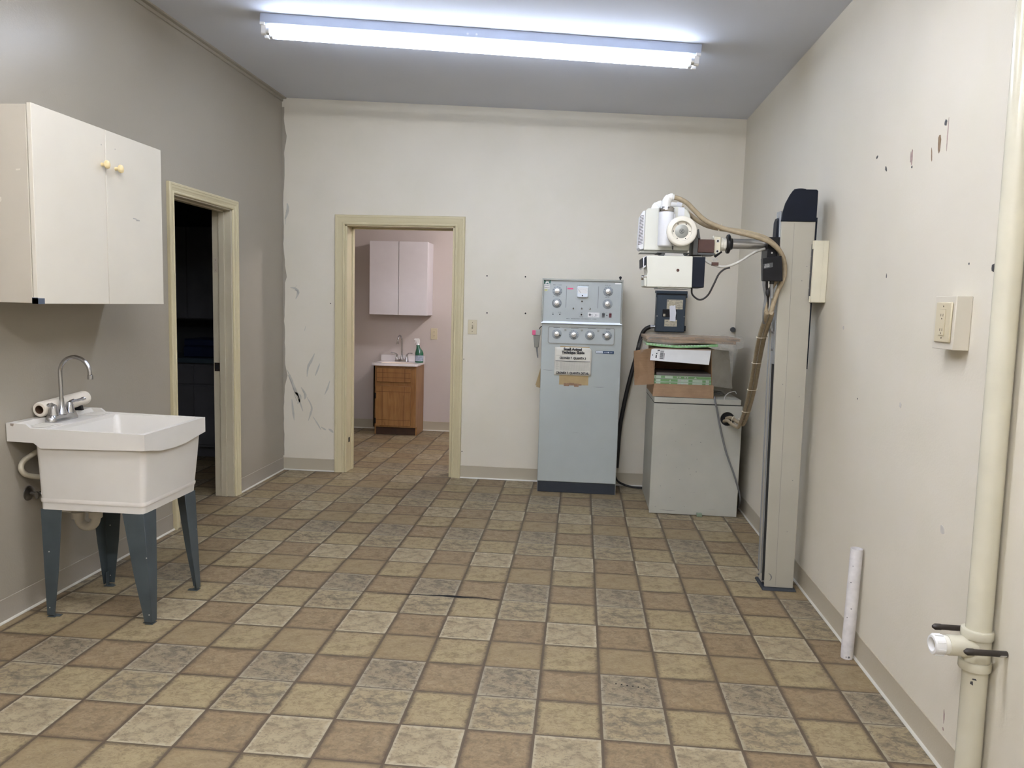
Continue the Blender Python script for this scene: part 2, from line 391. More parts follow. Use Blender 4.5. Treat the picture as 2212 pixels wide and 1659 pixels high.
    def build(s, name, mats, parent=None, bevel=0.0, seg=2, ang=38, origin=None, flip=True):
        if not isinstance(mats, (list, tuple)): mats = [mats]
        if origin is None:
            if parent is not None: origin = WORLD[parent.name]
            else:
                xs = [v.x for v in s.v]; ys = [v.y for v in s.v]; zs = [v.z for v in s.v]
                origin = Vector(((min(xs) + max(xs)) / 2, (min(ys) + max(ys)) / 2, min(zs)))
        origin = Vector(origin)
        me = bpy.data.meshes.new(name)
        me.from_pydata([tuple(v - origin) for v in s.v], [], s.f)
        for x in mats: me.materials.append(M[x] if isinstance(x, str) else x)
        me.polygons.foreach_set('material_index', s.mi)
        bm = bmesh.new(); bm.from_mesh(me)
        bmesh.ops.recalc_face_normals(bm, faces=bm.faces)
        bm.to_mesh(me); bm.free()
        me.polygons.foreach_set('use_smooth', [True] * len(me.polygons))
        me.set_sharp_from_angle(angle=math.radians(ang)); me.update()
        o = bpy.data.objects.new(name, me); COL.objects.link(o)
        if parent is not None: o.parent = parent; o.location = origin - WORLD[parent.name]
        else: o.location = origin
        WORLD[o.name] = origin.copy()
        if bevel:
            b = o.modifiers.new('bevel', 'BEVEL'); b.width = bevel; b.segments = seg; b.limit_method = 'ANGLE'; b.angle_limit = math.radians(40)
            b.harden_normals = False
        return o
WORLD = {}
def build_each(mb, name, mats, parent, **k):
    """one object per connected piece of the mesh (each screw, each nail hole)"""
    n = len(mb.v); par = list(range(n))
    def find(a):
        while par[a] != a: par[a] = par[par[a]]; a = par[a]
        return a
    for f in mb.f:
        for q in f[1:]: par[find(q)] = find(f[0])
    groups = {}
    for f, mi in zip(mb.f, mb.mi): groups.setdefault(find(f[0]), []).append((f, mi))
    out = []
    for g in groups.values():
        m2 = MB(); ids = {}
        for f, mi in g:
            for q in f:
                if q not in ids: ids[q] = len(m2.v); m2.v.append(mb.v[q])
            m2.f.append([ids[q] for q in f]); m2.mi.append(mi)
        out.append(m2.build(name, mats, parent, **k))
    return out

def catmull(P, sub):
    out = []; n = len(P)
    for i in range(n - 1):
        p0 = P[max(i - 1, 0)]; p1 = P[i]; p2 = P[i + 1]; p3 = P[min(i + 2, n - 1)]
        for k in range(sub):
            t = k / sub
            out.append(0.5 * ((2 * p1) + (p2 - p0) * t + (2 * p0 - 5 * p1 + 4 * p2 - p3) * t * t + (3 * p1 - p0 - 3 * p2 + p3) * t ** 3))
    out.append(P[-1].copy()); return out

def tag(o, label=None, cat=None, group=None, kind=None):
    if label: o['label'] = label
    if cat: o['category'] = cat
    if group: o['group'] = group
    if kind: o['kind'] = kind
    return o
def thing(name, loc, label, cat, group=None):
    o = bpy.data.objects.new(name, None); COL.objects.link(o); o.location = loc; o.empty_display_size = 0.05
    WORLD[o.name] = Vector(loc); return tag(o, label, cat, group)
def structure(o, label, cat): return tag(o, label, cat, kind='structure')
def rrect(x0, x1, y0, y1, z, r, n=5):
    pts = []
    for cx, cy, a0 in ((x1 - r, y1 - r, 0), (x0 + r, y1 - r, 90), (x0 + r, y0 + r, 180), (x1 - r, y0 + r, 270)):
        for i in range(n + 1):
            a = math.radians(a0 + 90 * i / n); pts.append(Vector((cx + r * math.cos(a), cy + r * math.sin(a), z)))
    return pts
def face_front(x, y, z, rz=0.0):     # text plane facing -y
    return Matrix.Translation((x, y, z)) @ Matrix.Rotation(rz, 4, 'Z') @ Matrix.Rotation(math.pi / 2, 4, 'X')
def rot_about(c, ang, axis='Z'): return Matrix.Translation(c) @ Matrix.Rotation(ang, 4, axis) @ Matrix.Translation(-Vector(c))
CZ0, CZ1 = 3.029, 2.88            # ceiling height at the left and right wall
def cz(x): return CZ0 + (x - XL) * (CZ1 - CZ0) / (XR - XL)

# ============================================================ THE SHELL
LD0, LD1, DH = 0.85, 1.625, 2.045       # left doorway (y range), opening height
BD0, BD1, BH = -1.590, -0.690, 2.045    # far doorway (x range)
YB = 4.74                                # rear wall of the back room
b = MB()
b.box(-4.6, XR + 0.12, YR - 0.1, YB + 0.1, -0.06, 0.0)
floor = structure(b.build('floor', 'floor', origin=(0, 0, 0)), 'beige and brown patterned vinyl tile floor running through both rooms', 'floor')
b = MB()   # torn seam in the vinyl
tear = [(-0.66, -0.030), (-0.56, -0.014), (-0.45, -0.004), (-0.36, 0.0), (-0.30, 0.004), (-0.25, 0.002), (-0.19, 0.001), (-0.12, 0.012), (-0.01, -0.012)]
wd = [0.0015, 0.003, 0.0035, 0.005, 0.008, 0.016, 0.010, 0.0045, 0.0015]
up = [(x, y + q, 0.0012) for (x, y), q in zip(tear, wd)]; lo = [(x, y - q * .7, 0.0012) for (x, y), q in zip(tear, wd)]
n = len(up)
b.add(up + lo, [(i, n + i, n + i + 1, i + 1) for i in range(n - 1)])
o = b.build('vinyl_tear', 'hole', floor); tag(o, 'black tear along a seam in the vinyl floor')
b = MB()
for i in range(6): b.lathe([(0.0035, 0), (0.003, 0.001)], (0.52 + i * 0.021, -0.755 - i * 0.0035, 0), n=8)
build_each(b, 'puncture_mark', 'hole', floor)

b = MB()   # left wall with its doorway
x0 = XL - 0.12
b.box(x0, XL, YR, LD0, 0, 3.15).box(x0, XL, LD1, YF + 0.2, 0, 3.15).box(x0, XL, LD0, LD1, DH, 3.15)
wall_left = structure(b.build('wall_left', 'wall_left', origin=(XL, YR, 0)), 'taupe painted left wall with a doorway', 'wall')
b = MB()   # far wall with its doorway
b.box(XL, BD0, YF, YF + 0.2, 0, 3.15).box(BD1, XR + 0.12, YF, YF + 0.2, 0, 3.15).box(BD0, BD1, YF, YF + 0.2, BH, 3.15)
wall_far = structure(b.build('wall_far', 'wall', origin=(XL, YF, 0)), 'off-white far wall with a doorway into the back room', 'wall')
b = MB(); b.box(XR, XR + 0.12, YR, YF, 0, 3.1)
wall_right = structure(b.build('wall_right', 'wall', origin=(XR, YR, 0)), 'off-white right wall with nail holes', 'wall')
b = MB(); b.box(XL - 0.12, XR + 0.12, YR - 0.1, YR, 0, 3.15)
structure(b.build('wall_rear', 'wall'), 'off-white wall behind the camera', 'wall')
b = MB()   # ceiling, falling slightly to the right
xa, xb = XL - 0.12, XR + 0.12
b.hexa([(xa, YR - .1, cz(xa)), (xb, YR - .1, cz(xb)), (xb, YF + .1, cz(xb)), (xa, YF + .1, cz(xa))],
       [(xa, YR - .1, 3.2), (xb, YR - .1, 3.2), (xb, YF + .1, 3.2), (xa, YF + .1, 3.2)])
structure(b.build('ceiling', 'ceiling', origin=(XL, YR, 3.0)), 'off-white painted ceiling of the main room', 'ceiling')
# back room
b = MB(); b.box(-2.40, 0.6, YB, YB + 0.1, 0, 2.55)
wall_br = structure(b.build('wall_back_room_rear', 'wall_back_room'), 'pinkish rear wall of the back room', 'wall')
b = MB(); b.box(-2.40, -2.30, YF + 0.2, YB, 0, 2.55)
structure(b.build('wall_back_room_left', 'wall_back_room'), 'pinkish left wall of the back room', 'wall')
b = MB(); b.box(0.5, 0.6, YF + 0.2, YB, 0, 2.55)
structure(b.build('wall_back_room_right', 'wall_back_room'), 'pinkish right wall of the back room', 'wall')
b = MB(); b.box(-2.40, 0.6, YF + 0.2, YB + 0.1, 2.45, 2.55)
structure(b.build('ceiling', 'ceiling'), 'ceiling of the back room', 'ceiling')
# dark room
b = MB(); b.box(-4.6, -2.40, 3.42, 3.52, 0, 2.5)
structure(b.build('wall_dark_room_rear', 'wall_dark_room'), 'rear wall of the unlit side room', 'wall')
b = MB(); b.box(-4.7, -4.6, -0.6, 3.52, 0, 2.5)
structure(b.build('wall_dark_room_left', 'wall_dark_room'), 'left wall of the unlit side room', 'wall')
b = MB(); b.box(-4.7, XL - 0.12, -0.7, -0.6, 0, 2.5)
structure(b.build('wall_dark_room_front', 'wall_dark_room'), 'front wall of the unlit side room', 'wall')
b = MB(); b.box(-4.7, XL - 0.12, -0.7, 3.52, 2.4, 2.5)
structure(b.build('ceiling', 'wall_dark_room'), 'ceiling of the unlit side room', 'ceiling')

# cove baseboards: thin vinyl strip with a flared toe
BB = 0.104
def cove(name, p0, p1, nrm, label, m='base'):
    p0 = Vector(p0); p1 = Vector(p1); N = Vector(nrm)
    prof = [(0, 0), (0.014, 0), (0.0135, 0.003), (0.007, 0.010), (0.0035, 0.022), (0.003, BB - 0.002), (0, BB)]
    b = MB()
    A = [p0 + N * a + Vector((0, 0, z)) for a, z in prof]; B = [p1 + N * a + Vector((0, 0, z)) for a, z in prof]
    b.loft([A, B])
    o = structure(b.build(name, m, ang=25), label, 'baseboard')
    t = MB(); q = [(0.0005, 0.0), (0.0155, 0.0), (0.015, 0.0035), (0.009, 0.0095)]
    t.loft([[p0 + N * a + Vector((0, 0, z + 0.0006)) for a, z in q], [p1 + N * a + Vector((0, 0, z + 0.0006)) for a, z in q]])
    t.build('toe', 'base_toe_gleam', o)  # pale strip painting the gleam on the toe
    return o
cove('baseboard_left', (XL, YR, 0), (XL, LD0 - 0.062, 0), (1, 0, 0), 'taupe vinyl cove base along the near part of the left wall', 'base_left')
cove('baseboard_left', (XL, LD1 + 0.062, 0), (XL, YF, 0), (1, 0, 0), 'taupe vinyl cove base between left doorway and corner', 'base_left')
cove('baseboard_far', (XL, YF, 0), (BD0 - 0.078, YF, 0), (0, -1, 0), 'beige vinyl cove base left of the far doorway')
cove('baseboard_far', (BD1 + 0.078, YF, 0), (XR, YF, 0), (0, -1, 0), 'beige vinyl cove base right of the far doorway')
cove('baseboard_right', (XR, YR, 0), (XR, YF, 0), (-1, 0, 0), 'beige vinyl cove base along the right wall')
cove('baseboard_back_room', (-2.30, YB, 0), (0.5, YB, 0), (0, -1, 0), 'beige vinyl cove base on the back room rear wall')
cove('baseboard_back_room', (-2.30, YF + .2, 0), (-2.30, YB, 0), (1, 0, 0), 'beige vinyl cove base on the back room left wall')

# door casings: mitred colonial profile
CP = [(0.0, 0.0), (0.0, 0.010), (0.006, 0.016), (0.016, 0.0165), (0.020, 0.0125), (0.030, 0.0145), (0.044, 0.0205), (0.058, 0.0215), (0.062, 0.024), (0.076, 0.024), (0.080, 0.018), (0.080, 0.0)]
def casing(name, o3, ex, nz, w0, w1, top, label, scale=1.0):
    """frame around an opening: o3 = point on wall at coordinate 0, ex = in-wall horizontal unit, nz = room side normal"""
    o3 = Vector(o3); ex = Vector(ex); nz = Vector(nz); Z = Vector((0, 0, 1))
    rings = []
    for (cx, czz, dx, dz) in ((w0, 0, -1, 0), (w0, top, -1, 1), (w1, top, 1, 1), (w1, 0, 1, 0)):
        rings.append([o3 + ex * (cx + dx * a * scale) + Z * (czz + (a * scale if dz else 0)) + nz * (h + 0.0003) for a, h in CP])
    b = MB().loft(rings)
    return structure(b.build(name, 'casing', ang=20), label, 'door casing')
casing('door_1', (0, YF, 0), (1, 0, 0), (0, -1, 0), BD0, BD1, BH - 0.01, 'cream yellow moulded frame of the far doorway')
casing('door_2', (XL, 0, 0), (0, 1, 0), (1, 0, 0), LD0, LD1, DH - 0.01, 'cream yellow moulded frame of the left doorway', 0.8)
d1 = bpy.data.objects['door_1']; d2 = bpy.data.objects['door_2']
# jamb linings with stops
b = MB()
b.box(BD0 - 0.0, BD0 + 0.018, YF - 0.003, YF + 0.205, 0, BH).box(BD1 - 0.018, BD1, YF - 0.003, YF + 0.205, 0, BH).box(BD0, BD1, YF - 0.003, YF + 0.205, BH - 0.018, BH)
b.box(BD0 + 0.018, BD0 + 0.029, YF + 0.125, YF + 0.165, 0, BH - 0.018).box(BD1 - 0.029, BD1 - 0.018, YF + 0.125, YF + 0.165, 0, BH - 0.018).box(BD0 + .018, BD1 - .018, YF + 0.125, YF + 0.165, BH - 0.029, BH - 0.018)
b.build('jamb', 'casing', d1, bevel=0.0015)
b = MB().box(BD0 + 0.0182, BD0 + 0.0200, YF + 0.05, YF + 0.085, 0.245, 0.285); b.build('strike_mark', 'hole', d1)
b = MB()
b.box(XL - 0.135, XL + 0.003, LD0, LD0 + 0.018, 0, DH).box(XL - 0.135, XL + 0.003, LD1 - 0.018, LD1, 0, DH).box(XL - 0.135, XL + .003, LD0, LD1, DH - 0.018, DH)
b.box(XL - 0.085, XL - 0.045, LD0 + 0.018, LD0 + 0.029, 0, DH - .018).box(XL - 0.085, XL - 0.045, LD1 - 0.029, LD1 - 0.018, 0, DH - .018).box(XL - 0.085, XL - .045, LD0 + .018, LD1 - .018, DH - 0.029, DH - .018)
b.build('jamb', 'jamb', d2, bevel=0.0015)
b = MB().box(XL - 0.128, XL - 0.090, LD1 - 0.0200, LD1 - 0.0178, 0.905, 0.965)
b.m(1).box(XL - 0.120, XL - 0.100, LD1 - 0.0212, LD1 - 0.0198, 0.92, 0.95)
b.build('strike_plate', ['hinge', 'hole'], d2)
b = MB().box(XL - 0.124, XL - 0.096, LD1 - 0.0196, LD1 - 0.0178, 1.60, 1.70)
for z in (1.615, 1.685): b.m(1).cyl((XL - 0.11, LD1 - 0.0192, z), (XL - 0.11, LD1 - 0.0202, z), 0.003, 8)
b.build('hinge_patch', ['patch', 'ivory_dark'], d2, bevel=0.001)
# narrow doorway on the back room's left wall, only its near trim shows
b = MB(); b.box(-2.2995, -2.278, 4.60, 4.665, 0, 2.135).box(-2.2995, -2.278, 3.8, 4.665, 2.07, 2.135).box(-2.2995, -2.285, 4.585, 4.60, 0, 2.07)
b.m(1).box(-2.2995, -2.289, 3.87, 4.585, 0.0, 2.07)
structure(b.build('door_3', ['jamb', 'cab_side'], bevel=0.003), 'trim of a closed door on the back room left wall', 'door')
# quarter strip where left wall meets the ceiling
b = MB(); b.prism([(XL, cz(XL) + .01), (XL + 0.012, cz(XL) + .01), (XL + 0.012, cz(XL) - 0.030), (XL, cz(XL) - 0.030)], 1, YR, YF)
b.box(XL, XL + 0.038, YR, YF, cz(XL) - 0.012, cz(XL) + 0.004)
structure(b.build('trim_1', 'wall_left', bevel=0.002), 'painted corner strip between left wall and ceiling', 'trim')

# ------------------------------------------------------------ marks on the walls (have their own shape)
N = (0, -1, 0); yw = YF - 0.0002
b = MB()    # ragged cut-in of the taupe paint at the corner and on the ceiling end
zs = [0.12 + i * 0.045 for i in range(64)]
rr = random.Random(3); wv = []
acc = 0.012
for z in zs:
    acc += rr.uniform(-0.006, 0.006); acc = min(max(acc, 0.004), 0.020)
    extra = 0.028 * math.exp(-((z - 0.80) / 0.055) ** 2) + 0.020 * math.exp(-((z - 2.72) / 0.06) ** 2) + 0.018 * math.exp(-((z - 1.62) / .04) ** 2)
    wv.append(acc + extra)
v = [(XL, yw, z) for z in zs] + [(XL + q, yw - 0.0006, z) for z, q in zip(zs, wv)]; n = len(zs)
b.add(v, [(i, n + i, n + i + 1, i + 1) for i in range(n - 1) if zs[i] < cz(XL) - .05])
b.build('paint_overlap', 'wall_left', wall_far)
b = MB()
def mk(pts, w_): b.ribbon([(x, yw, z) for x, z in pts], w_, N, 0.0008)
mk([(-2.075, 2.20), (-2.068, 2.16), (-2.078, 2.11), (-2.095, 2.07)], 0.013)
mk([(-2.085, 2.08), (-2.09, 2.03)], 0.008)
mk([(-2.05, 1.52), (-2.01, 1.515), (-1.985, 1.49), (-1.99, 1.46), (-2.005, 1.43)], 0.011)
mk([(-1.995, 1.54), (-2.03, 1.50)], 0.004)
mk([(-1.845, 0.985), (-1.87, 0.93), (-1.90, 0.87), (-1.91, 0.79)], 0.010)
mk([(-1.80, 0.905), (-1.82, 0.85), (-1.84, 0.80)], 0.007)
mk([(-1.715, 0.765), (-1.735, 0.70), (-1.76, 0.645)], 0.007)
mk([(-2.08, 0.84), (-2.05, 0.78), (-2.03, 0.72), (-1.98, 0.60), (-1.945, 0.50)], 0.011)
mk([(-2.02, 0.66), (-1.97, 0.62), (-1.99, 0.56)], 0.014)
mk([(-1.96, 0.70), (-1.925, 0.64), (-1.93, 0.60)], 0.010)
mk([(-2.04, 0.60), (-2.03, 0.50), (-2.02, 0.42)], 0.010)
mk([(-1.91, 0.62), (-1.87, 0.54), (-1.88, 0.48), (-1.90, 0.42)], 0.008)
mk([(-1.86, 0.46), (-1.82, 0.40), (-1.79, 0.35)], 0.006)
mk([(-1.79, 0.375), (-1.765, 0.36), (-1.745, 0.35)], 0.007)
mk([(-1.725, 0.36), (-1.700, 0.345), (-1.685, 0.33)], 0.010)
mk([(-1.92, 1.21), (-1.93, 1.17)], 0.008)
build_each(b, 'scuff_mark', 'scuff_light', wall_far)
b = MB()
def mk2(pts, w_): b.ribbon([(x, yw - .0009, z) for x, z in pts], w_, N, 0.0008)
mk2([(-2.015, 1.502), (-1.99, 1.497), (-1.985, 1.47)], 0.004)
mk2([(-2.07, 0.80), (-2.04, 0.73), (-2.01, 0.64)], 0.005)
mk2([(-2.02, 0.640), (-1.995, 0.585)], 0.009)
mk2([(-1.945, 0.675), (-1.925, 0.625)], 0.005)
build_each(b, 'dark_scuff_mark', 'scuff', wall_far)
b = MB()
for x, z, r in ((-0.427, 1.654, .006), (-0.119, 1.654, .006), (-0.42, 1.359, .006), (-0.11, 1.364, .007), (-0.60, 0.98, .004), (-0.60, 0.22, .004), (-1.71, 1.40, .004)):
    b.cyl((x, yw, z), (x, yw - 0.0008, z), r, 10)
build_each(b, 'nail_hole', 'hole', wall_far)
xw = XR - 0.0002
def chip(b, y, z, wy, hz, tilt=0.0):
    pts = []
    k = 9
    for i in range(k):
        a = 2 * math.pi * i / k; q = random.uniform(0.65, 1.15)
        yy = math.cos(a) * wy * q; zz = math.sin(a) * hz * q
        pts.append((y + yy + zz * tilt, z + zz))
    b.prism(pts, 0, xw - 0.0009, xw)
b = MB()
for y, z, wy, hz, tl in ((-0.198, 2.083, .010, .007, 0), (-0.304, 2.016, .009, .012, .6), (-0.552, 1.981, .006, .005, 0), (-0.799, 2.084, .011, .012, 0), (-1.185, 1.579, .010, .014, 0),
                         (-0.393, 1.587, .004, .010, 0), (-1.04, 1.60, .004, .004, 0), (-0.18, 1.07, .004, .004, 0)):
    chip(b, y, z, wy, hz, tl)
build_each(b, 'nail_hole', 'patch_gray', wall_right)
b = MB()
chip(b, -0.764, 2.022, .011, .030, .1); chip(b, -0.71, 1.998, .004, .026, .2)
build_each(b, 'paint_chip', 'chip_brown', wall_right)
b = MB(); chip(b, -1.138, 0.166, .004, .022, .1); chip(b, -1.14, 0.123, .005, .006, 0); chip(b, -0.545, 2.018, .010, .032, 0); chip(b, -0.82, 2.035, .003, .055, 0); chip(b, -0.535, 2.02, .004, .02, 0)
build_each(b, 'paint_chip', 'chip_pink', wall_right)
b = MB()
for y, z in ((-1.765, 1.35), (-1.72, 1.30)): pass
chip(b, -0.62, 1.10, .010, .012, 0); chip(b, -1.02, 0.74, .015, .018, 0); chip(b, 0.06, 1.37, .012, .010, 0)
build_each(b, 'filler_spot', 'plaster', wall_right)

# ============================================================ LAMPS
def strip_light(loc, rz, m, label, L=2.46):
    t = thing('fluorescent_light', loc, label, 'ceiling light')
    slope = math.atan2(CZ1 - CZ0, XR - XL)
    X = Matrix.Translation(loc) @ Matrix.Rotation(rz, 4, 'Z') @ Matrix.Rotation(-slope, 4, 'Y')
    h = L / 2
    b = MB().xf(X)
    b.prism([(-0.054, 0.0), (0.054, 0.0), (0.054, -0.050), (0.040, -0.060), (-0.040, -0.060), (-0.054, -0.050)], 0, -h, h)
    b.build('housing', 'lamp_metal', t, bevel=0.002)
    for sx in (-1, 1):
        b = MB().xf(X)
        b.box(sx * h - (0.028 if sx > 0 else 0), sx * h + (0.028 if sx < 0 else 0), -0.056, 0.056, -0.063, -0.048)
        for yy in (-0.030, 0.030):
            x1 = sx * (h - 0.005); x0 = sx * (h - 0.033)
            b.box(min(x0, x1), max(x0, x1), yy - 0.015, yy + 0.015, -0.105, -0.056)
            b.cyl((x0, yy, -0.100), (x1, yy, -0.100), 0.014, 12)
        b.build('lamp_holder', 'plastic_white', t, bevel=0.002)
    for yy in (-0.030, 0.030):
        b = MB().xf(X)
        b.m(1).cyl((-h + 0.033, yy, -0.090), (-h + 0.052, yy, -0.090), 0.0195, 16)
        b.cyl((h - 0.052, yy, -0.090), (h - 0.033, yy, -0.090), 0.0195, 16)
        b.m(0).lathe([(0.019, 0), (0.019, 2 * h - 0.104)], (-h + 0.052, yy, -0.090), (1, 0, 0), 14)
        b.build('tube', [m, 'aluminium'], t)
    b = MB().xf(X)
    for q in (-0.25, 0.25): b.cyl((q * 0.1 - 0.05, -0.0545, -0.035), (q * .1 - 0.05, -0.0560, -0.035), 0.006, 10)
    build_each(b, 'screw', 'steel', t)
    return t
import math as _m
strip_light((-0.279, 0.86, cz(-0.279) - 0.0008), math.radians(5.3), 'tube', 'long twin tube fluorescent strip light on the ceiling over the far half of the room')
strip_light((-0.25, -1.35, cz(-0.25) - 0.0008), math.radians(3.0), 'tube_near', 'twin tube fluorescent strip light on the ceiling nearer the camera, out of frame')
strip_light((-0.25, -3.45, cz(-0.25) - 0.0008), math.radians(1.0), 'tube_fill', 'added twin tube fill light, unseen, on the ceiling behind the camera')  # fill light added to brighten the sides that face the camera
t = thing('globe_light', (-0.15, 3.60, 2.45), 'small round ceiling light of the back room, hidden by the doorway head', 'ceiling light')
b = MB().lathe([(0.07, 0), (0.07, -0.03), (0.05, -0.035)], (-0.15, 3.60, 2.4495)); b.build('base', 'plastic_white', t)
b = MB().sphere((-0.15, 3.60, 2.345), 0.075, 16); b.build('globe', 'globe', t)

# ============================================================ LAUNDRY SINK
t = thing('laundry_sink', (-1.80, -0.28, 0), 'white plastic laundry tub on four blue-grey metal legs', 'sink')
b = MB()
b.loft([rrect(-1.985, -1.512, -0.515, -0.070, 0.490, 0.022), rrect(-1.992, -1.503, -0.519, -0.045, 0.66, 0.024), rrect(-2.0, -1.497, -0.523, -0.028, 0.800, 0.026),
        rrect(-1.985, -1.490, -0.532, -0.016, 0.8385, 0.010), rrect(-1.983, -1.492, -0.530, -0.018, 0.8415, 0.010), rrect(-1.935, -1.512, -0.512, -0.036, 0.8415, 0.020),
        rrect(-1.930, -1.520, -0.506, -0.042, 0.825, 0.026), rrect(-1.905, -1.552, -0.478, -0.085, 0.560, 0.045), rrect(-1.880, -1.580, -0.450, -0.115, 0.535, 0.045)])
b.build('basin', 'tub', t, bevel=0.0)
b = MB()
near = [(-2.112, .868), (-2.022, .866), (-2.000, .849), (-1.4995, .842), (-1.4995, .772), (-1.958, .763), (-1.990, .786), (-2.110, .788)]
b.prism(near, 1, -0.536, -0.522); b.prism(near, 1, -0.026, -0.012)
fr = [(-0.536, .842), (-0.012, .842), (-0.012, .770), (-0.075, .763), (-0.19, .748), (-0.30, .745), (-0.42, .752), (-0.50, .768), (-0.536, .772)]
b.prism(fr, 0, -1.500, -1.4868)
b.build('apron', 'tub', t)
b = MB()
b.box(-2.112, -1.932, -0.530, -0.018, 0.800, 0.848)
b.prism([(-2.112, .848), (-2.112, .868), (-2.070, .868), (-2.052, .848)], 1, -0.534, -0.014)
for y0 in (-0.505, -0.150):
    for i in range(5):
        y = y0 + i * 0.024
        b.prism([(-2.045, .848), (-2.040, .8525), (-1.955, .8525), (-1.940, .848)], 1, y, y + 0.011)
b.build('deck', 'tub', t, bevel=0.0025)
b = MB()   # faint moulded ledge and water line low on the tub
b.loft([rrect(-1.9885, -1.5085, -0.5175, -0.0625, 0.522, 0.022), rrect(-1.9895, -1.5070, -0.5190, -0.0600, 0.531, 0.022), rrect(-1.9885, -1.5078, -0.5178, -0.0600, 0.540, 0.022)], cap0=False, cap1=False)
b.build('ledge', 'tub_dirty', t)
b = MB(); b.prism([(-2.092, .8665), (-2.075, .8665), (-2.0785, .855), (-2.090, .857)], 1, -0.5372, -0.5355); b.build('chip', 'cab_gap', t)
b = MB()   # drain body and P trap
b.lathe([(0.045, 0.492), (0.045, 0.474), (0.032, 0.470), (0.032, 0.445), (0.026, 0.443), (0.026, 0.40)], (-1.93, -0.22, 0), n=18)
b.tube([(-1.93, -0.22, 0.42), (-1.93, -0.22, 0.365), (-1.945, -0.22, 0.335), (-1.975, -0.22, 0.325), (-2.005, -0.22, 0.340), (-2.018, -0.22, 0.375), (-2.03, -0.22, 0.405), (-2.06, -0.22, 0.41), (-2.1135, -0.22, 0.41)], 0.021, 14)
b.lathe([(0.030, 0), (0.030, 0.03)], (-2.018, -0.22, 0.365), n=12); b.lathe([(0.030, 0), (0.030, 0.03)], (-1.93, -0.22, 0.372), n=12)
b.build('drain_trap', 'trap', t)
b = MB()
b.tube([(-2.005, -0.36, 0.80), (-2.04, -0.395, 0.745), (-2.075, -0.43, 0.712), (-2.085, -0.475, 0.69), (-2.085, -0.492, 0.66), (-2.08, -0.47, 0.628), (-2.06, -0.41, 0.605), (-2.02, -0.36, 0.60)], 0.0115, 12)
b.build('supply_hose', 'hose', t)
def leg(name, cx, cy, sx, sy, fx, fy):
    """tapered angle-iron leg, outer corner (cx,cy) at the tub, (fx,fy) at the floor; arms run towards sx, sy"""
    b = MB(); th = 0.003
    def L(x, y, a, z):
        return [(x, y, z), (x + sx * a, y, z), (x + sx * a, y + sy * th, z), (x + sx * th, y + sy * th, z), (x + sx * th, y + sy * a, z), (x, y + sy * a, z)]
    b.loft([L(cx, cy, .098, .4905), L(cx + (fx - cx) * .55, cy + (fy - cy) * .55, .068, .22), L(fx, fy, .036, 0.010)])
    b.box(min(fx, fx + sx * .036), max(fx, fx + sx * .036), min(fy, fy + sy * .036), max(fy, fy + sy * .036), 0.0005, 0.004)
    b.box(*sorted((fx + sx * .014, fx + sx * .050)), *sorted((fy + sy * .012, fy + sy * .034)), 0.0005, 0.0035)
    b.box(*sorted((fx + sx * .012, fx + sx * .015)), *sorted((fy + sy * .010, fy + sy * .034)), 0.0035, 0.07)
    o = b.build('leg', 'leg_paint', t, bevel=0.0008, seg=1)
    c = MB()
    for a, z in ((0.014, 0.045), (0.020, 0.30)):
        c.cyl((fx + sx * a, fy - sy * 0.0006, z), (fx + sx * a, fy + sy * .001, z), 0.0028, 8)
    build_each(c, 'rivet', 'leg_chip', o)
leg('leg', -1.985, -0.514, 1, 1, -1.972, -0.515)
leg('leg', -1.512, -0.514, -1, 1, -1.478, -0.524)
leg('leg', -1.512, -0.072, -1, -1, -1.482, -0.092)
leg('leg', -1.985, -0.072, 1, -1, -1.955, -0.105)
# faucet of the tub
b = MB()
b.loft([rrect(-2.054, -2.000, -0.392, -0.205, .849, .026, 8), rrect(-2.054, -2.000, -0.392, -0.205, .858, .026, 8), rrect(-2.046, -2.008, -0.384, -0.213, .878, .018, 8), rrect(-2.044, -2.010, -0.382, -0.215, .880, .016, 8)])
fa = b.build('faucet', 'chrome', t)
b = MB(); b.lathe([(.026, .878), (.024, .885), (.0165, .905), (.0115, .925), (.0105, .95)], (-2.027, -0.297, 0), n=20)
pts = [(-2.027, -.297, .93), (-2.028, -.297, 1.00), (-2.029, -.297, 1.065)]
for i in range(1, 13):
    a = math.pi - math.pi * 1.03 * i / 12
    pts.append((-1.957 + .072 * math.cos(a), -.297, 1.069 + .072 * math.sin(a)))
pts += [(-1.884, -.297, 1.060)]
b.tube(pts, .0095, 14, 3)
b.lathe([(.0125, 0), (.0125, .018), (.0105, .020)], (-1.884, -.297, 1.042), n=16)
b.build('spout', 'chrome', fa)
for yy, sg in ((-0.352, -1), (-0.242, 1)):
    b = MB(); b.lathe([(.0225, .879), (.021, .888), (.017, .912), (.0125, .925), (.004, .930)], (-2.027, yy, 0), n=18)
    b.tube([(-2.027, yy, .920), (-2.022, yy + sg * .016, .929), (-2.012, yy + sg * .036, .930), (-2.002, yy + sg * .062, .934), (-1.998, yy + sg * .072, .932)], [.010, .0085, .006, .0085, .005], 10, 4)
    b.build('handle', 'chrome', fa)
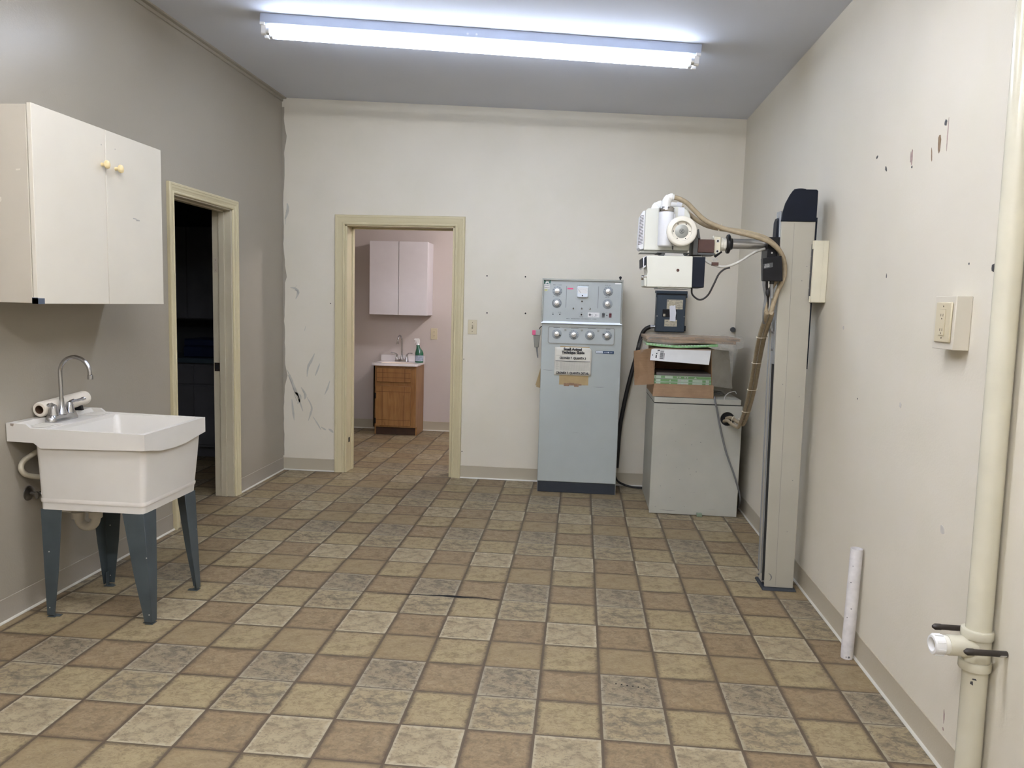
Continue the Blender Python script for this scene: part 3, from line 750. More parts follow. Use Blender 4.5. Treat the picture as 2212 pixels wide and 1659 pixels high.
# paper towel roll
t = thing('paper_towel_roll', (-2.076, -0.21, 0.868), 'roll of paper towels lying behind the laundry tub faucet', 'paper towel')
A = Vector((-2.078, -0.375, .9045)); B = Vector((-2.078, -0.055, .922))
b = MB(); d = (B - A)
b.lathe([(.0195, 0.0), (.031, 0.0), (.0335, .003), (.0345, .01), (.0345, d.length - .012), (.032, d.length - .002), (.026, d.length), (0.0, d.length)], A, d, 28, cap0=False)
b.build('towel', 'towel', t)
b = MB(); b.lathe([(.0195, 0.30), (.0195, -.001), (.0180, -.001), (.0180, 0.30)], A, d, 24, cap0=True); b.build('core', 'towel_core', t)
b = MB(); b.prism([(-2.106, .8685), (-2.046, .8685), (-2.052, .893), (-2.078, .887), (-2.104, .893)], 1, -0.128, -0.112)
b.prism([(-2.106, .8685), (-2.050, .8685), (-2.055, .884), (-2.078, .879), (-2.104, .884)], 1, -0.345, -0.335)
build_each(b, 'holder_foot', 'black', t, bevel=.002)
# valve stub on the wall
t = thing('shutoff_valve', (XL, -0.415, 0.50), 'small metal valve with round wall plate under the laundry tub', 'valve')
b = MB().lathe([(.034, 0.0003), (.033, .004), (.022, .010), (.012, .012)], (XL, -0.415, .53), (1, 0, 0), 22); b.build('wall_plate', 'chrome_dark', t)
b = MB().cyl((XL + .008, -0.415, .53), (XL + .075, -0.415, .53), .008, 12).sphere((XL + .062, -0.415, .53), .014).cyl((XL + .062, -.415, .53), (XL + .062, -.44, .53), .007, 10)
b.build('stem', 'chrome_dark', t)
b = MB().lathe([(.016, 0), (.018, .004), (.016, .009)], (XL + .062, -.438, .53), (0, -1, 0), 10, sx=.6); b.build('handle', 'chrome_dark', t)

# ============================================================ WALL CABINET (left wall)
t = thing('wall_cabinet', (-1.95, -0.28, 1.386), 'cream two-door wall cabinet with yellow knobs above the laundry tub', 'cabinet')
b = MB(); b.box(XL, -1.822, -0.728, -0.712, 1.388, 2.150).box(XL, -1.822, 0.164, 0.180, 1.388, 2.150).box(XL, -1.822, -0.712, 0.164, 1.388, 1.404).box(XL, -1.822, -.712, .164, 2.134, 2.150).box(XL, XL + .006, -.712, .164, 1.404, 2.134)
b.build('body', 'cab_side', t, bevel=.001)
b = MB().box(-1.8222, -1.8200, -0.7285, -0.7115, 1.388, 2.150); b.build('edge_band', 'cab_white', t)
b = MB()
for y, z, wy, hz in ((-0.7282, 1.915, .009, .003), (-0.7282, 1.862, .008, .005)): pass
b.prism([(-1.87, 1.905), (-1.85, 1.907), (-1.852, 1.901), (-1.868, 1.899)], 1, -0.7286, -0.7279)
b.prism([(-1.945, 1.795), (-1.935, 1.798), (-1.934, 1.785), (-1.939, 1.778), (-1.943, 1.787)], 1, -0.7286, -0.7279)
build_each(b, 'paint_spot', 'cab_white', t)
for i, (y0, y1) in enumerate(((-0.728, -0.272), (-0.2685, 0.182))):
    b = MB().box(-1.8165, -1.7985, y0, y1, 1.386, 2.156); o = b.build('door', 'cab_white', t, bevel=.0015)
    ky = -0.298 if i == 0 else -0.198
    kz = 2.0 - 0.002 * i
    k = MB().lathe([(.008, 0.0), (.0075, .010), (.009, .016), (.0165, .020), (.019, .024), (.018, .030), (.012, .034), (.002, .0355)], (-1.7985, ky, kz), (1, 0, 0), 20)
    k.build('knob', 'knob', o)
    k = MB().lathe([(.0028, 0), (.0028, .0006)], (-1.7985, ky - .0, 2.085), (1, 0, 0), 8)
    if i == 1:
        k.prism([(-0.07, 1.789), (-0.045, 1.787), (-0.045, 1.781), (-0.015, 1.783), (-0.016, 1.788), (-0.042, 1.789), (-0.045, 1.793), (-0.07, 1.793)], 0, -1.7985, -1.7980)
    build_each(k, 'mark', 'scuff', o)
b = MB().box(-1.8225, -1.7978, -0.7290, -0.690, 1.3852, 1.408).box(-1.8225, -1.7978, -.7290, -.7275, 1.3852, 1.410); b.build('tape', 'tape_blue', t)

# ============================================================ BACK ROOM
t = thing('wall_cabinet', (-1.61, 4.6, 1.288), 'white two-door wall cabinet hung above the small vanity in the back room', 'cabinet')
b = MB().box(-1.926, -1.300, 4.462, YB, 1.288, 2.060); b.build('body', 'cab_lilac', t, bevel=.001)
for x0, x1 in ((-1.926, -1.615), (-1.609, -1.300)):
    MB().box(x0, x1, 4.440, 4.4605, 1.286, 2.062).build('door', 'cab_lilac', t, bevel=.002)
t = thing('bathroom_vanity', (-1.61, 4.54, 0), 'small honey oak vanity with white sink top in the back room', 'vanity')
b = MB(); b.box(-1.845, -1.829, 4.335, YB - .006, 0.09, 0.75)
b.prism([(4.335, .09), (4.335, .75), (YB - .006, .75), (YB - .006, 0), (4.392, 0), (4.392, .09)], 0, -1.400, -1.384)
b.prism([(4.335, .09), (4.335, .75), (YB - .006, .75), (YB - .006, 0), (4.392, 0), (4.392, .09)], 0, -1.845, -1.829)
b.box(-1.829, -1.400, 4.335, 4.352, .09, .75).box(-1.829, -1.400, YB - .02, YB - .006, .09, .75).box(-1.829, -1.4, 4.352, YB - .02, .09, .105)
b.build('cabinet_body', 'wood', t, bevel=.0015)
MB().box(-1.829, -1.400, 4.390, 4.402, 0.0005, 0.09).build('toe_kick', 'wood_dark', t)
def grooves(b, x0, x1, z0, z1, y, ix, iz, w=.0035):
    for x in (x0 + ix, x1 - ix): b.box(x - w / 2, x + w / 2, y - .0006, y + .002, z0 + .001, z1 - .001)
    for z in (z0 + iz, z1 - iz): b.box(x0 + .001, x1 - .001, y - .0006, y + .002, z - w / 2, z + w / 2)
o = MB().box(-1.806, -1.438, 4.317, 4.3348, 0.577, 0.722).build('drawer_front', 'wood', t, bevel=.003)
b = MB(); grooves(b, -1.806, -1.438, .577, .722, 4.317, .064, .046); b.build('grooves', 'groove', o)
o = MB().box(-1.812, -1.438, 4.317, 4.3348, 0.108, 0.535).build('door', 'wood', t, bevel=.003)
b = MB(); grooves(b, -1.812, -1.438, .108, .535, 4.317, .068, .062); b.box(-1.516, -1.5135, 4.3164, 4.319, .112, .44); b.build('grooves', 'groove', o)
for z in (0.155, 0.425): MB().box(-1.828, -1.8125, 4.322, 4.3345, z - .030, z + .030).build('hinge', 'hinge', t, bevel=.002)
b = MB()
top = [rrect(-1.866, -1.372, 4.305, YB - .0005, .751, .004), rrect(-1.866, -1.372, 4.305, YB - .0005, .772, .004)]
# slab with an oval opening
n = 48; ov = []
for i in range(n):
    a = 2 * math.pi * i / n; ov.append((-1.613 + .188 * math.cos(a), 4.475 + .115 * math.sin(a)))
def sq(i):
    a = 2 * math.pi * i / n; cx, cy = math.cos(a), math.sin(a)
    hx0, hx1, hy0, hy1 = .253, .241, .170, .2645
    tx = (hx1 if cx > 0 else hx0) / max(abs(cx), 1e-6); ty = (hy1 if cy > 0 else hy0) / max(abs(cy), 1e-6); k = min(tx, ty)
    return (-1.613 + cx * k, 4.475 + cy * k)
sqr = [sq(i) for i in range(n)]
R = [[(x, y, .750) for x, y in sqr], [(x, y, .770) for x, y in sqr], [(x * .995 - 1.613 * .005, y * .995 + 4.475 * .005, .773) for x, y in sqr]]
R += [[(-1.613 + (x + 1.613) * s_, 4.475 + (y - 4.475) * s_, .773 - q) for x, y in ov] for s_, q in ((1.04, 0.0), (1.0, .003))]
b.loft([[Vector(p) for p in r] for r in R], cap0=False, cap1=False)
b.box(-1.866, -1.372, YB - .022, YB - .0005, .773, .838)
ct = b.build('countertop', 'marble', t, bevel=0)
b = MB(); b.loft([[Vector((-1.613 + (x + 1.613) * s_, 4.475 + (y - 4.475) * s_, .770 - q)) for x, y in ov] for s_, q in ((1.0, 0), (.93, .02), (.78, .06), (.45, .095), (.10, .105))], cap0=False)
b.build('bowl', 'basin_cream', ct)
b = MB(); b.loft([rrect(-1.690, -1.535, 4.612, 4.662, .7732, .022), rrect(-1.690, -1.535, 4.612, 4.662, .782, .022), rrect(-1.682, -1.543, 4.620, 4.654, .800, .014)])
fa = b.build('faucet', 'chrome', t)
b = MB(); b.lathe([(.020, .797), (.0135, .82), (.010, .85)], (-1.612, 4.637, 0), n=16)
pts = [(-1.612, 4.637, .83), (-1.614, 4.637, .92), (-1.615, 4.637, 1.01)]
for i in range(1, 9):
    a = math.pi * i / 8; pts.append((-1.616 - .004 * i / 2, 4.637 - .055 + .055 * math.cos(a), 1.01 + .050 * math.sin(a)))
pts.append((-1.634, 4.527, .985)); b.tube(pts, .009, 12, 3); b.lathe([(.012, 0), (.012, .02)], (-1.634, 4.527, .968), n=12)
b.build('spout', 'chrome', fa)
for sg in (-1, 1):
    x = -1.612 + sg * .055
    b = MB().lathe([(.019, .797), (.017, .805), (.011, .83), (.012, .845), (.006, .853)], (x, 4.637, 0), n=14)
    b.tube([(x, 4.637, .845), (x + sg * .018, 4.632, .862), (x + sg * .045, 4.625, .868), (x + sg * .066, 4.62, .867)], [.009, .007, .0055, .007], 8, 3)
    b.build('handle', 'chrome', fa)
# spray bottle
t = thing('spray_bottle', (-1.402, 4.56, .7735), 'green spray cleaner bottle with white trigger on the vanity top', 'spray bottle')
def oval(cx, cy, z, rx, ry, n=20, sh=0): return [Vector((cx + sh + rx * math.cos(2 * math.pi * i / n), cy + ry * math.sin(2 * math.pi * i / n), z)) for i in range(n)]
cx, cy, z0 = -1.402, 4.56, .7738
b = MB().loft([oval(cx, cy, z0 + z, rx, ry, sh=s) for z, rx, ry, s in ((0, .042, .026, 0), (.004, .046, .029, 0), (.06, .046, .030, 0), (.105, .046, .029, 0), (.135, .036, .024, -.003), (.155, .024, .018, -.010), (.175, .019, .016, -.014), (.192, .019, .016, -.016), (.195, .015, .015, -.016))])
b.build('bottle_body', 'bottle', t)
b = MB().loft([oval(cx, cy, z0 + z, .0468, .0308) for z in (.018, .080)] , cap0=False, cap1=False)
b.loft([oval(cx, cy, z0 + z, .0468, .0305)[:11] + [Vector((cx - .04, cy - .01, z0 + z))] for z in (.018, .02)], False, False) if False else None
b.build('label', 'bottle_label', t)
b = MB().lathe([(.018, .193), (.018, .212), (.012, .216)], (cx - .016, cy, z0), n=14)
b.prism([(cx - .030, z0 + .214), (cx + .004, z0 + .214), (cx + .002, z0 + .245), (cx - .004, z0 + .262), (cx - .050, z0 + .262), (cx - .058, z0 + .256), (cx - .056, z0 + .244), (cx - .034, z0 + .240)], 1, cy - .011, cy + .011)
b.prism([(cx - .046, z0 + .244), (cx - .036, z0 + .242), (cx - .040, z0 + .222), (cx - .050, z0 + .206), (cx - .054, z0 + .208), (cx - .047, z0 + .226)], 1, cy - .006, cy + .006)
b.build('sprayer', 'plastic_white', t, bevel=.0015)

def outlet_holes(b, x, z, y):
    for dz in (.021, -.021):
        for dx in (-.006, .006): b.box(x + dx - .001, x + dx + .001, y - .0006, y + .001, z + dz - .001, z + dz + .007)
        b.cyl((x, y - .0006, z + dz - .008), (x, y + .001, z + dz - .008), .0025, 8)
t = thing('wall_outlet', (-1.277, YB, 1.025), 'ivory duplex outlet on the wall beside the spray bottle', 'outlet')
b = MB(); b.box(-1.314, -1.240, YB - .007, YB - .0003, 1.022, 1.146); b.build('plate', 'ivory', t, bevel=.002)
b = MB().box(-1.294, -1.260, YB - .0105, YB - .007, 1.045, 1.123); o = b.build('receptacle', 'ivory', t, bevel=.001)
b = MB(); outlet_holes(b, -1.277, 1.084, YB - .0105); build_each(b, 'slot', 'ivory_dark', o)
t = thing('light_switch', (-0.536, YF, 1.19), 'ivory toggle light switch beside the doorway to the back room', 'light switch')
MB().box(-0.573, -0.499, YF - .006, YF - .0003, 1.186, 1.300).build('plate', 'ivory', t, bevel=.002)
b = MB().box(-0.541, -0.531, YF - .0075, YF - .0061, 1.229, 1.257); b.m(1).hexa([(-.5395, YF - .0195, 1.247), (-.5325, YF - .0195, 1.247), (-.5325, YF - .007, 1.233), (-.5395, YF - .007, 1.233)], [(-.5395, YF - .0195, 1.254), (-.5325, YF - .0195, 1.254), (-.5325, YF - .007, 1.246), (-.5395, YF - .007, 1.246)])
b.build('toggle', ['ivory_dark', 'ivory'], t)
b = MB()
for z in (1.207, 1.279): b.cyl((-.536, YF - .0059, z), (-.536, YF - .0072, z), .003, 10)
build_each(b, 'screw', 'ivory_dark', t)

# ============================================================ DARK ROOM
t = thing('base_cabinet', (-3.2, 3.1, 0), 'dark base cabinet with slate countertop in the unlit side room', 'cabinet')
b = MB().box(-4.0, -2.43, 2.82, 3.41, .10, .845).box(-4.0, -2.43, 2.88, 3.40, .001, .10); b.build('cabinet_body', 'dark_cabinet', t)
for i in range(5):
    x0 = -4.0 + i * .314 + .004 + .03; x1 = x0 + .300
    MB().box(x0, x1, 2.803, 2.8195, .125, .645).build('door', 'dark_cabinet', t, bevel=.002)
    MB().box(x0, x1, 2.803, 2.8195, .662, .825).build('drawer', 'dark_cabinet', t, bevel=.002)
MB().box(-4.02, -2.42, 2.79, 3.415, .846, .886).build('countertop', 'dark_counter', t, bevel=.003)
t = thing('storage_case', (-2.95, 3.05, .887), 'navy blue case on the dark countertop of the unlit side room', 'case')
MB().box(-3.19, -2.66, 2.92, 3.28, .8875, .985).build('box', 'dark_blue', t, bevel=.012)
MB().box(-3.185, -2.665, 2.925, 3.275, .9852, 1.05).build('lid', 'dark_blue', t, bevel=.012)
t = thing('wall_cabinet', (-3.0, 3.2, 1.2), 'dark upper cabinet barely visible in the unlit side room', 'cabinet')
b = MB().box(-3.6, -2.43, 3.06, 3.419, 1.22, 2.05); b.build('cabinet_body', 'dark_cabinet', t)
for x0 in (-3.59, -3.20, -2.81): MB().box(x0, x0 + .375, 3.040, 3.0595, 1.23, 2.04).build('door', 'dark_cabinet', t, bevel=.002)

# ============================================================ CONTROL CONSOLE
FY = 2.190
t = thing('control_console', (0.343, 2.34, 0), 'tall grey x-ray control cabinet with dials and a meter', 'control cabinet')
b = MB(); b.box(0.042, 0.645, FY + .002, 2.500, 0.085, 1.300); b.build('cabinet_body', 'console', t, bevel=.006, seg=3)
b = MB().box(0.046, 0.640, FY + .010, 2.49, 0.0008, 0.0845); b.build('kick_plate', 'kick', t, bevel=.002)
b = MB().box(0.6405, 0.6445, FY + .004, 2.20, 0.001, .0845).box(0.0425, 0.0465, FY + .004, 2.20, .001, .0845); build_each(b, 'corner_strip', 'console_frame', t)
# top section
b = MB(); b.prism([(FY + .006, 1.3005), (FY + .006, 1.622), (2.47, 1.622), (2.49, 1.3005)], 0, .040, .636); b.build('top_body', 'console', t, bevel=.003)
b = MB()
b.prism([(.036, 1.634), (.638, 1.634), (.626, 1.620), (.048, 1.620)], 1, FY - .012, FY + .010)
b.prism([(.036, 1.634), (.048, 1.620), (.048, 1.312), (.036, 1.305)], 1, FY - .012, FY + .010)
b.prism([(.638, 1.634), (.626, 1.620), (.626, 1.312), (.638, 1.305)], 1, FY - .012, FY + .010)
b.build('bezel', 'console_frame', t, bevel=.0015)
b = MB().box(.048, .626, FY - .0005, FY + .0058, 1.312, 1.620); pn = b.build('instrument_panel', 'console_panel', t)
b = MB(); b.prism([(FY - .016, 1.300), (FY - .006, 1.316), (FY + .02, 1.316), (FY + .02, 1.298)], 0, .034, .641); b.build('trim_strip', 'aluminium', t, bevel=.001)
py = FY - .0005
def dial(par, x, z, ry, ticks, a0=0, a1=360, plate=.036, kr=.0195, kd=.018, pointer=None):
    b = MB().lathe([(plate, 0), (plate, .0015), (plate - .001, .0020)], (x, ry, z), (0, -1, 0), 32)
    o = b.build('dial_plate', 'console_dial', par)
    b = MB()
    for i in range(ticks):
        a = math.radians(a0 + (a1 - a0) * i / max(ticks, 1)); r0, r1 = plate * .78, plate * .90
        c = Vector((x, ry - .0021, z)); d = Vector((math.sin(a), 0, math.cos(a))); e = Vector((math.cos(a), 0, -math.sin(a)))
        hw = .0016
        q = [c + d * r0 - e * hw, c + d * r0 + e * hw, c + d * r1 + e * hw, c + d * r1 - e * hw]
        b.add([p for p in q] + [p + Vector((0, -.0003, 0)) for p in q], [(4, 5, 6, 7), (0, 1, 5, 4), (1, 2, 6, 5), (2, 3, 7, 6), (3, 0, 4, 7)])
    b.build('scale_marks', 'ink', o)
    b = MB().lathe([(kr, .002), (kr, kd - .003), (kr * .92, kd - .0005)], (x, ry, z), (0, -1, 0), 28)
    k = b.build('knob', 'black', o)
    b = MB().lathe([(kr * .94, kd - .0012), (kr * .93, kd), (kr * .55, kd + .0004), (kr * .5, kd + .001), (.0006, kd + .001)], (x, ry, z), (0, -1, 0), 28)
    b.build('knob_cap', 'aluminium', o)
    if pointer is not None:
        a = math.radians(pointer); d = Vector((math.sin(a), 0, math.cos(a))); e = Vector((math.cos(a), 0, -math.sin(a))); c = Vector((x, ry - .003, z))
        b = MB(); q = [c + d * kr * .8 - e * .005, c + d * kr * .8 + e * .005, c + d * (kr + .014) + e * .004, c + d * (kr + .014) - e * .004]
        b.add(q + [p + Vector((0, -.006, 0)) for p in q], [(4, 5, 6, 7), (0, 1, 5, 4), (1, 2, 6, 5), (2, 3, 7, 6), (3, 0, 4, 7)]); b.build('pointer', 'head_grey', o)
dial(t, .149, 1.542, py, 10, 0, 360, .037)
dial(t, .149, 1.452, py, 26, 35, 325, .037)
dial(t, .528, 1.548, py, 11, 0, 360, .037)
dial(t, .527, 1.455, py, 1, -35, -35, .037)
def words(par, items, m='ink_soft', name='lettering'):
    b = MB()
    for s_, x, z, size, wd_ in items: b.text(s_, size, face_front(x, py - .0004, z), wid=wd_)
    b.build(name, m, par)
def smudge(b, x0, x1, z, h, y=None):     # unreadable small print: a row of short strokes
    y = py if y is None else y
    x = x0; r = random.Random(int(abs(x0 * 9973 + z * 7919) * 100))
    while x < x1:
        w_ = r.uniform(.0016, .0045); hh = h * r.uniform(.6, 1)
        if r.random() > .12: b.box(x, min(x + w_, x1), y - .0006, y - .0001, z - hh / 2, z + hh / 2)
        x += w_ + .0012
b = MB()
smudge(b, .118, .150, 1.588, .005); smudge(b, .156, .182, 1.588, .005); smudge(b, .120, .132, 1.499, .005); smudge(b, .138, .172, 1.499, .005)
smudge(b, .296, .384, 1.590, .005); smudge(b, .504, .526, 1.594, .005); smudge(b, .534, .548, 1.594, .005); smudge(b, .506, .526, 1.505, .004); smudge(b, .530, .538, 1.505, .006)
smudge(b, .224, .450, 1.339, .0055); smudge(b, .112, .128, 1.380, .003); smudge(b, .160, .184, 1.384, .003); smudge(b, .164, .186, 1.378, .003)
smudge(b, .330, .342, 1.386, .003); smudge(b, .322, .350, 1.356, .003); smudge(b, .324, .348, 1.351, .003); smudge(b, .510, .528, 1.391, .002); smudge(b, .495, .503, 1.391, .003); smudge(b, .545, .553, 1.391, .003)
b.build('lettering', 'ink_soft', t)
b = MB().box(.2165, .2195, py - .0006, py, 1.419, 1.581).box(.4545, .4575, py - .0006, py, 1.420, 1.584); build_each(b, 'divider_line', 'ink_soft', t)
# meter
b = MB(); b.loft([[Vector((p.x, FY - q, p.y)) for p in rrect(.296 + i, .382 - i, 1.497 + i, 1.582 - i, 0, .010)] for q, i in ((0, 0), (.014, .001), (.020, .006))])
mt = b.build('meter', 'meter', t)
b = MB().box(.303, .375, FY - .0208, FY - .0200, 1.528, 1.573); b.build('scale_card', 'plastic_white', mt)
b = MB()
for i in range(13):
    a = math.radians(-52 + 104 * i / 12); r0, r1 = .040, (.046 if i % 3 else .050)
    cxm, czm = .339, 1.515
    b.ribbon([(cxm + math.sin(a) * r0, FY - .0209, czm + math.cos(a) * r0), (cxm + math.sin(a) * r1, FY - .0209, czm + math.cos(a) * r1)], .0008, (0, -1, 0), .0003)
b.add([(.306, FY - .0212, 1.556), (.3075, FY - .0212, 1.557), (.325, FY - .0212, 1.5345), (.3235, FY - .0212, 1.5335)], [(0, 1, 2, 3)])
b.build('needle_and_scale', 'ink', mt)
b = MB().lathe([(.0048, 0), (.0048, .0022), (.003, .003)], (.338, FY - .0195, 1.512), (0, -1, 0), 16); b.build('zero_screw', 'black', mt)
# toggles, push buttons, jacks
for x, z in ((.274, 1.415), (.337, 1.416), (.398, 1.415)):
    b = MB().lathe([(.0065, 0), (.006, .003), (.0035, .004)], (x, py, z), (0, -1, 0), 14).cyl((x, py - .003, z), (x, py - .013, z + .006), .0022, 8, .0034); b.build('toggle', 'chrome', t)
for x, z in ((.337, 1.470), (.336, 1.371)):
    b = MB().lathe([(.0075, 0), (.0075, .002)], (x, py, z), (0, -1, 0), 16); b.m(1).lathe([(.0055, .002), (.0055, .008), (.004, .009)], (x, py, z), (0, -1, 0), 16); b.build('push_button', ['chrome', 'black'], t)
for x, z in ((.123, 1.368), (.174, 1.368), (.526, 1.370)):
    b = MB().lathe([(.0042, 0), (.0040, .0012)], (x, py, z), (0, -1, 0), 14); b.build('jack', 'hole', t)
b = MB(); b.prism([(py, 1.354), (py - .004, 1.354), (py - .001, 1.370), (py - .006, 1.386), (py, 1.386)], 0, .490, .509); b.build('rocker_switch', 'head_grey', t, bevel=.0008)
b = MB(); b.prism([(py, 1.354), (py - .004, 1.354), (py - .001, 1.370), (py - .006, 1.386), (py, 1.386)], 0, .542, .560); b.build('rocker_switch', 'red', t, bevel=.0008)
# stickers
b = MB().box(.048, .098, py - .0005, py, 1.592, 1.620); o = b.build('green_sticker', 'green_dark', t)
b = MB(); b.prism([(.055, 1.595), (.062, 1.608), (.066, 1.611), (.082, 1.611), (.086, 1.600), (.096, 1.600), (.096, 1.596), (.079, 1.596), (.076, 1.602), (.072, 1.602), (.069, 1.596)], 1, py - .0009, py - .0005); b.box(.060, .090, py - .0009, py - .0005, 1.614, 1.617); b.build('sticker_print', 'paper', o)
b = MB().box(.050, .092, py - .0005, py, 1.579, 1.591).box(.050, .092, py - .0005, py, 1.556, 1.576); o = b.build('white_sticker', 'paper', t)
b = MB(); smudge(b, .056, .087, 1.583, .005, py - .0005); smudge(b, .053, .089, 1.564, .006, py - .0005); b.build('print', 'ink_soft', o)
b = MB(); b.loft([[Vector((p.x, py - q, p.y)) for p in rrect(.052, .076, 1.539, 1.556, 0, .008)] for q in (0, .0005)]); o = b.build('yellow_sticker', 'yellow_pale', t)
b = MB(); smudge(b, .057, .072, 1.551, .003, py - .0005); smudge(b, .057, .071, 1.545, .003, py - .0005); b.build('print', 'ink_soft', o)
MB().box(.225, .268, py - .0005, py, 1.556, 1.568).build('pink_label', 'pink', t)
b = MB(); b.loft([[Vector((p.x, py - q, p.y)) for p in rrect(.577, .622, 1.603, 1.613, 0, .004)] for q in (0, .0006)]); b.build('maker_plate', 'aluminium', t)
b = MB().box(.384, .470, py - .0005, py, 1.353, 1.389); o = b.build('key_label', 'plastic_white', t)
b = MB(); b.lathe([(.0085, .0005), (.0085, .001)], (.399, py, 1.3715), (0, -1, 0), 16); b.prism([(.400, 1.378), (.408, 1.3735), (.423, 1.3725), (.423, 1.3705), (.408, 1.3695), (.400, 1.365)], 1, py - .001, py - .0004); smudge(b, .438, .460, 1.371, .009, py - .0005); smudge(b, .398, .448, 1.3605, .002, py - .0005); b.build('print', 'ink_soft', o)
b = MB().lathe([(.006, 0), (.0045, .006), (.0045, .010)], (.616, FY + .03, 1.6342), n=12); b.sphere((.616, FY + .03, 1.653), .0105, 14); b.build('indicator_knob', 'black', t)
# recessed lower control strip
def rr2(x0, x1, z0, z1, r): return [(p.x, p.y) for p in rrect(x0, x1, z0, z1, 0, r)]
O_, I_ = rr2(.090, .590, 1.148, 1.278, .016), rr2(.096, .584, 1.154, 1.272, .012)
b = MB(); b.loft([[Vector((x, FY + .0019, z)) for x, z in O_], [Vector((x, FY - .003, z)) for x, z in O_], [Vector((x, FY - .003, z)) for x, z in I_], [Vector((x, FY + .0018, z)) for x, z in I_]], cap0=False, cap1=False)
b.build('recess_rim', 'console_frame', t)
b = MB().box(.096, .584, FY + .0005, FY + .0019, 1.154, 1.272); b.build('recess_plate', 'console_panel', t)
ry = FY + .0005
dial(t, .156, 1.221, ry, 1, -40, -40, .037, .0195, .018, 110)
dial(t, .284, 1.219, ry, 12, 0, 360, .037)
dial(t, .405, 1.218, ry, 9, -40, 160, .037)
dial(t, .532, 1.220, ry, 10, -10, 230, .037, .0195, .018, -70)
for x in (.220, .344, .467):
    b = MB().lathe([(.0085, 0), (.008, .002), (.005, .0025)], (x, ry, 1.2535), (0, -1, 0), 14); b.build('screw', 'console_frame', t)
b = MB()
for x0, x1 in ((.130, .178), (.262, .318), (.388, .446), (.522, .556)): b.box(x0, x1, ry - .0005, ry, 1.266, 1.270)
build_each(b, 'scale_caption', 'ink_soft', t)
b = MB().box(.454, .589, FY + .0012, FY + .0024, 1.083, 1.103); b.xf(None)
b2 = MB().box(.454, .589, FY - .0005, FY + .002, 1.083, 1.103); o = b2.build('name_badge', 'badge_blue', t)
b = MB().box(.457, .506, FY - .0008, FY - .0004, 1.0855, 1.1005); b.m(1); smudge(b, .461, .502, 1.093, .004, FY - .0008); b.m(0); smudge(b, .514, .580, 1.0925, .0035, FY - .0006); b.lathe([(.005, .0004), (.005, .001)], (.548, FY, 1.0925), (0, -1, 0), 14)
b.build('badge_print', ['meter', 'badge_blue'], o)
b = MB()
for pts, w_ in (([(.06, .95), (.10, .943), (.14, .945)], .0016), ([(.44, .83), (.49, .827), (.53, .829)], .0012), ([(.30, .47), (.34, .475)], .0012), ([(.52, .36), (.56, .355)], .001)):
    b.ribbon([(x, FY + .0019, z) for x, z in pts], w_, (0, -1, 0), .0006)
build_each(b, 'scratch', 'ink_soft', t)

# technique sheet and kraft card taped to the console
b = MB().box(.186, .406, FY + .0002, FY + .0016, .838, 1.130); t2 = tag(b.build('kraft_card', 'tan_card'), 'tan kraft card behind the printed sheet on the grey control cabinet', 'card')
b = MB()
for x0, x1, dz in ((.222, .262, -.004), (.262, .300, .002), (.300, .334, -.007)): b.box(x0, x1, FY - .0005, FY + .0001, .832 + dz, .853 + dz * .5)
b.box(.334, .356, FY - .0003, FY + .0001, .835, .847)
build_each(b, 'glue_tape', 'masking', t2)
b = MB(); xs0, xs1, zs0, zs1 = .146, .426, .911, 1.123
gx, gz = 14, 10; v = []; f = []
for j in range(gz + 1):
    for i in range(gx + 1):
        x = xs0 + (xs1 - xs0) * i / gx; z = zs0 + (zs1 - zs0) * j / gz
        x -= .005 * (1 - j / gz) * (i / gx)
        if i == gx and j == gz: x -= .010; z -= .010
        y = FY - .0022 - .0018 * abs(math.sin(i * 1.1 + j * .7)) - (.006 * (i / gx) ** 3)
        v.append((x, y, z))
for j in range(gz):
    for i in range(gx): a = j * (gx + 1) + i; f.append((a, a + 1, a + gx + 2, a + gx + 1))
b.add(v, f); sh = b.build('printed_sheet', 'paper_old'); tag(sh, 'white technique guide sheet taped to the front of the grey control cabinet', 'paper sheet')
md = sh.modifiers.new('thickness', 'SOLIDIFY'); md.thickness = .0003; md.offset = -1
ty = FY - .0095
b = MB()
b.text('Small Animal', .026, face_front(.281, ty, 1.1085), wid=.138, bold=.0016)
b.text('Technique Guide', .026, face_front(.285, ty, 1.084), wid=.172, bold=.0016)
b.text('CRONEX 7  QUANTA 3', .022, face_front(.283, ty, 1.041), wid=.198, bold=.0010)
b.text('CRONEX 7  QUANTA DETAIL', .022, face_front(.284, ty, .928), wid=.248, bold=.0010)
b.box(.153, .415, ty - .0003, ty, 1.016, 1.0195)
b.build('print', 'ink', sh)
b = MB()
for i in range(46):
    x = .188 + i * .00485; b.box(x, x + .0011, ty - .0002, ty, .946, 1.012)
for i in range(9): b.box(.157, .182 - (i % 3) * .004, ty - .0002, ty, .950 + i * .0072, .9515 + i * .0072)
for i in range(12): b.box(.4125, .4155, ty - .0002, ty, .949 + i * .0054, .952 + i * .0054)
for i in range(8): b.box(.157 + i * .006, .160 + i * .006, ty - .0002, ty, 1.0575, 1.060 + (i % 2) * .003)
b.build('table_print', 'scuff', sh)

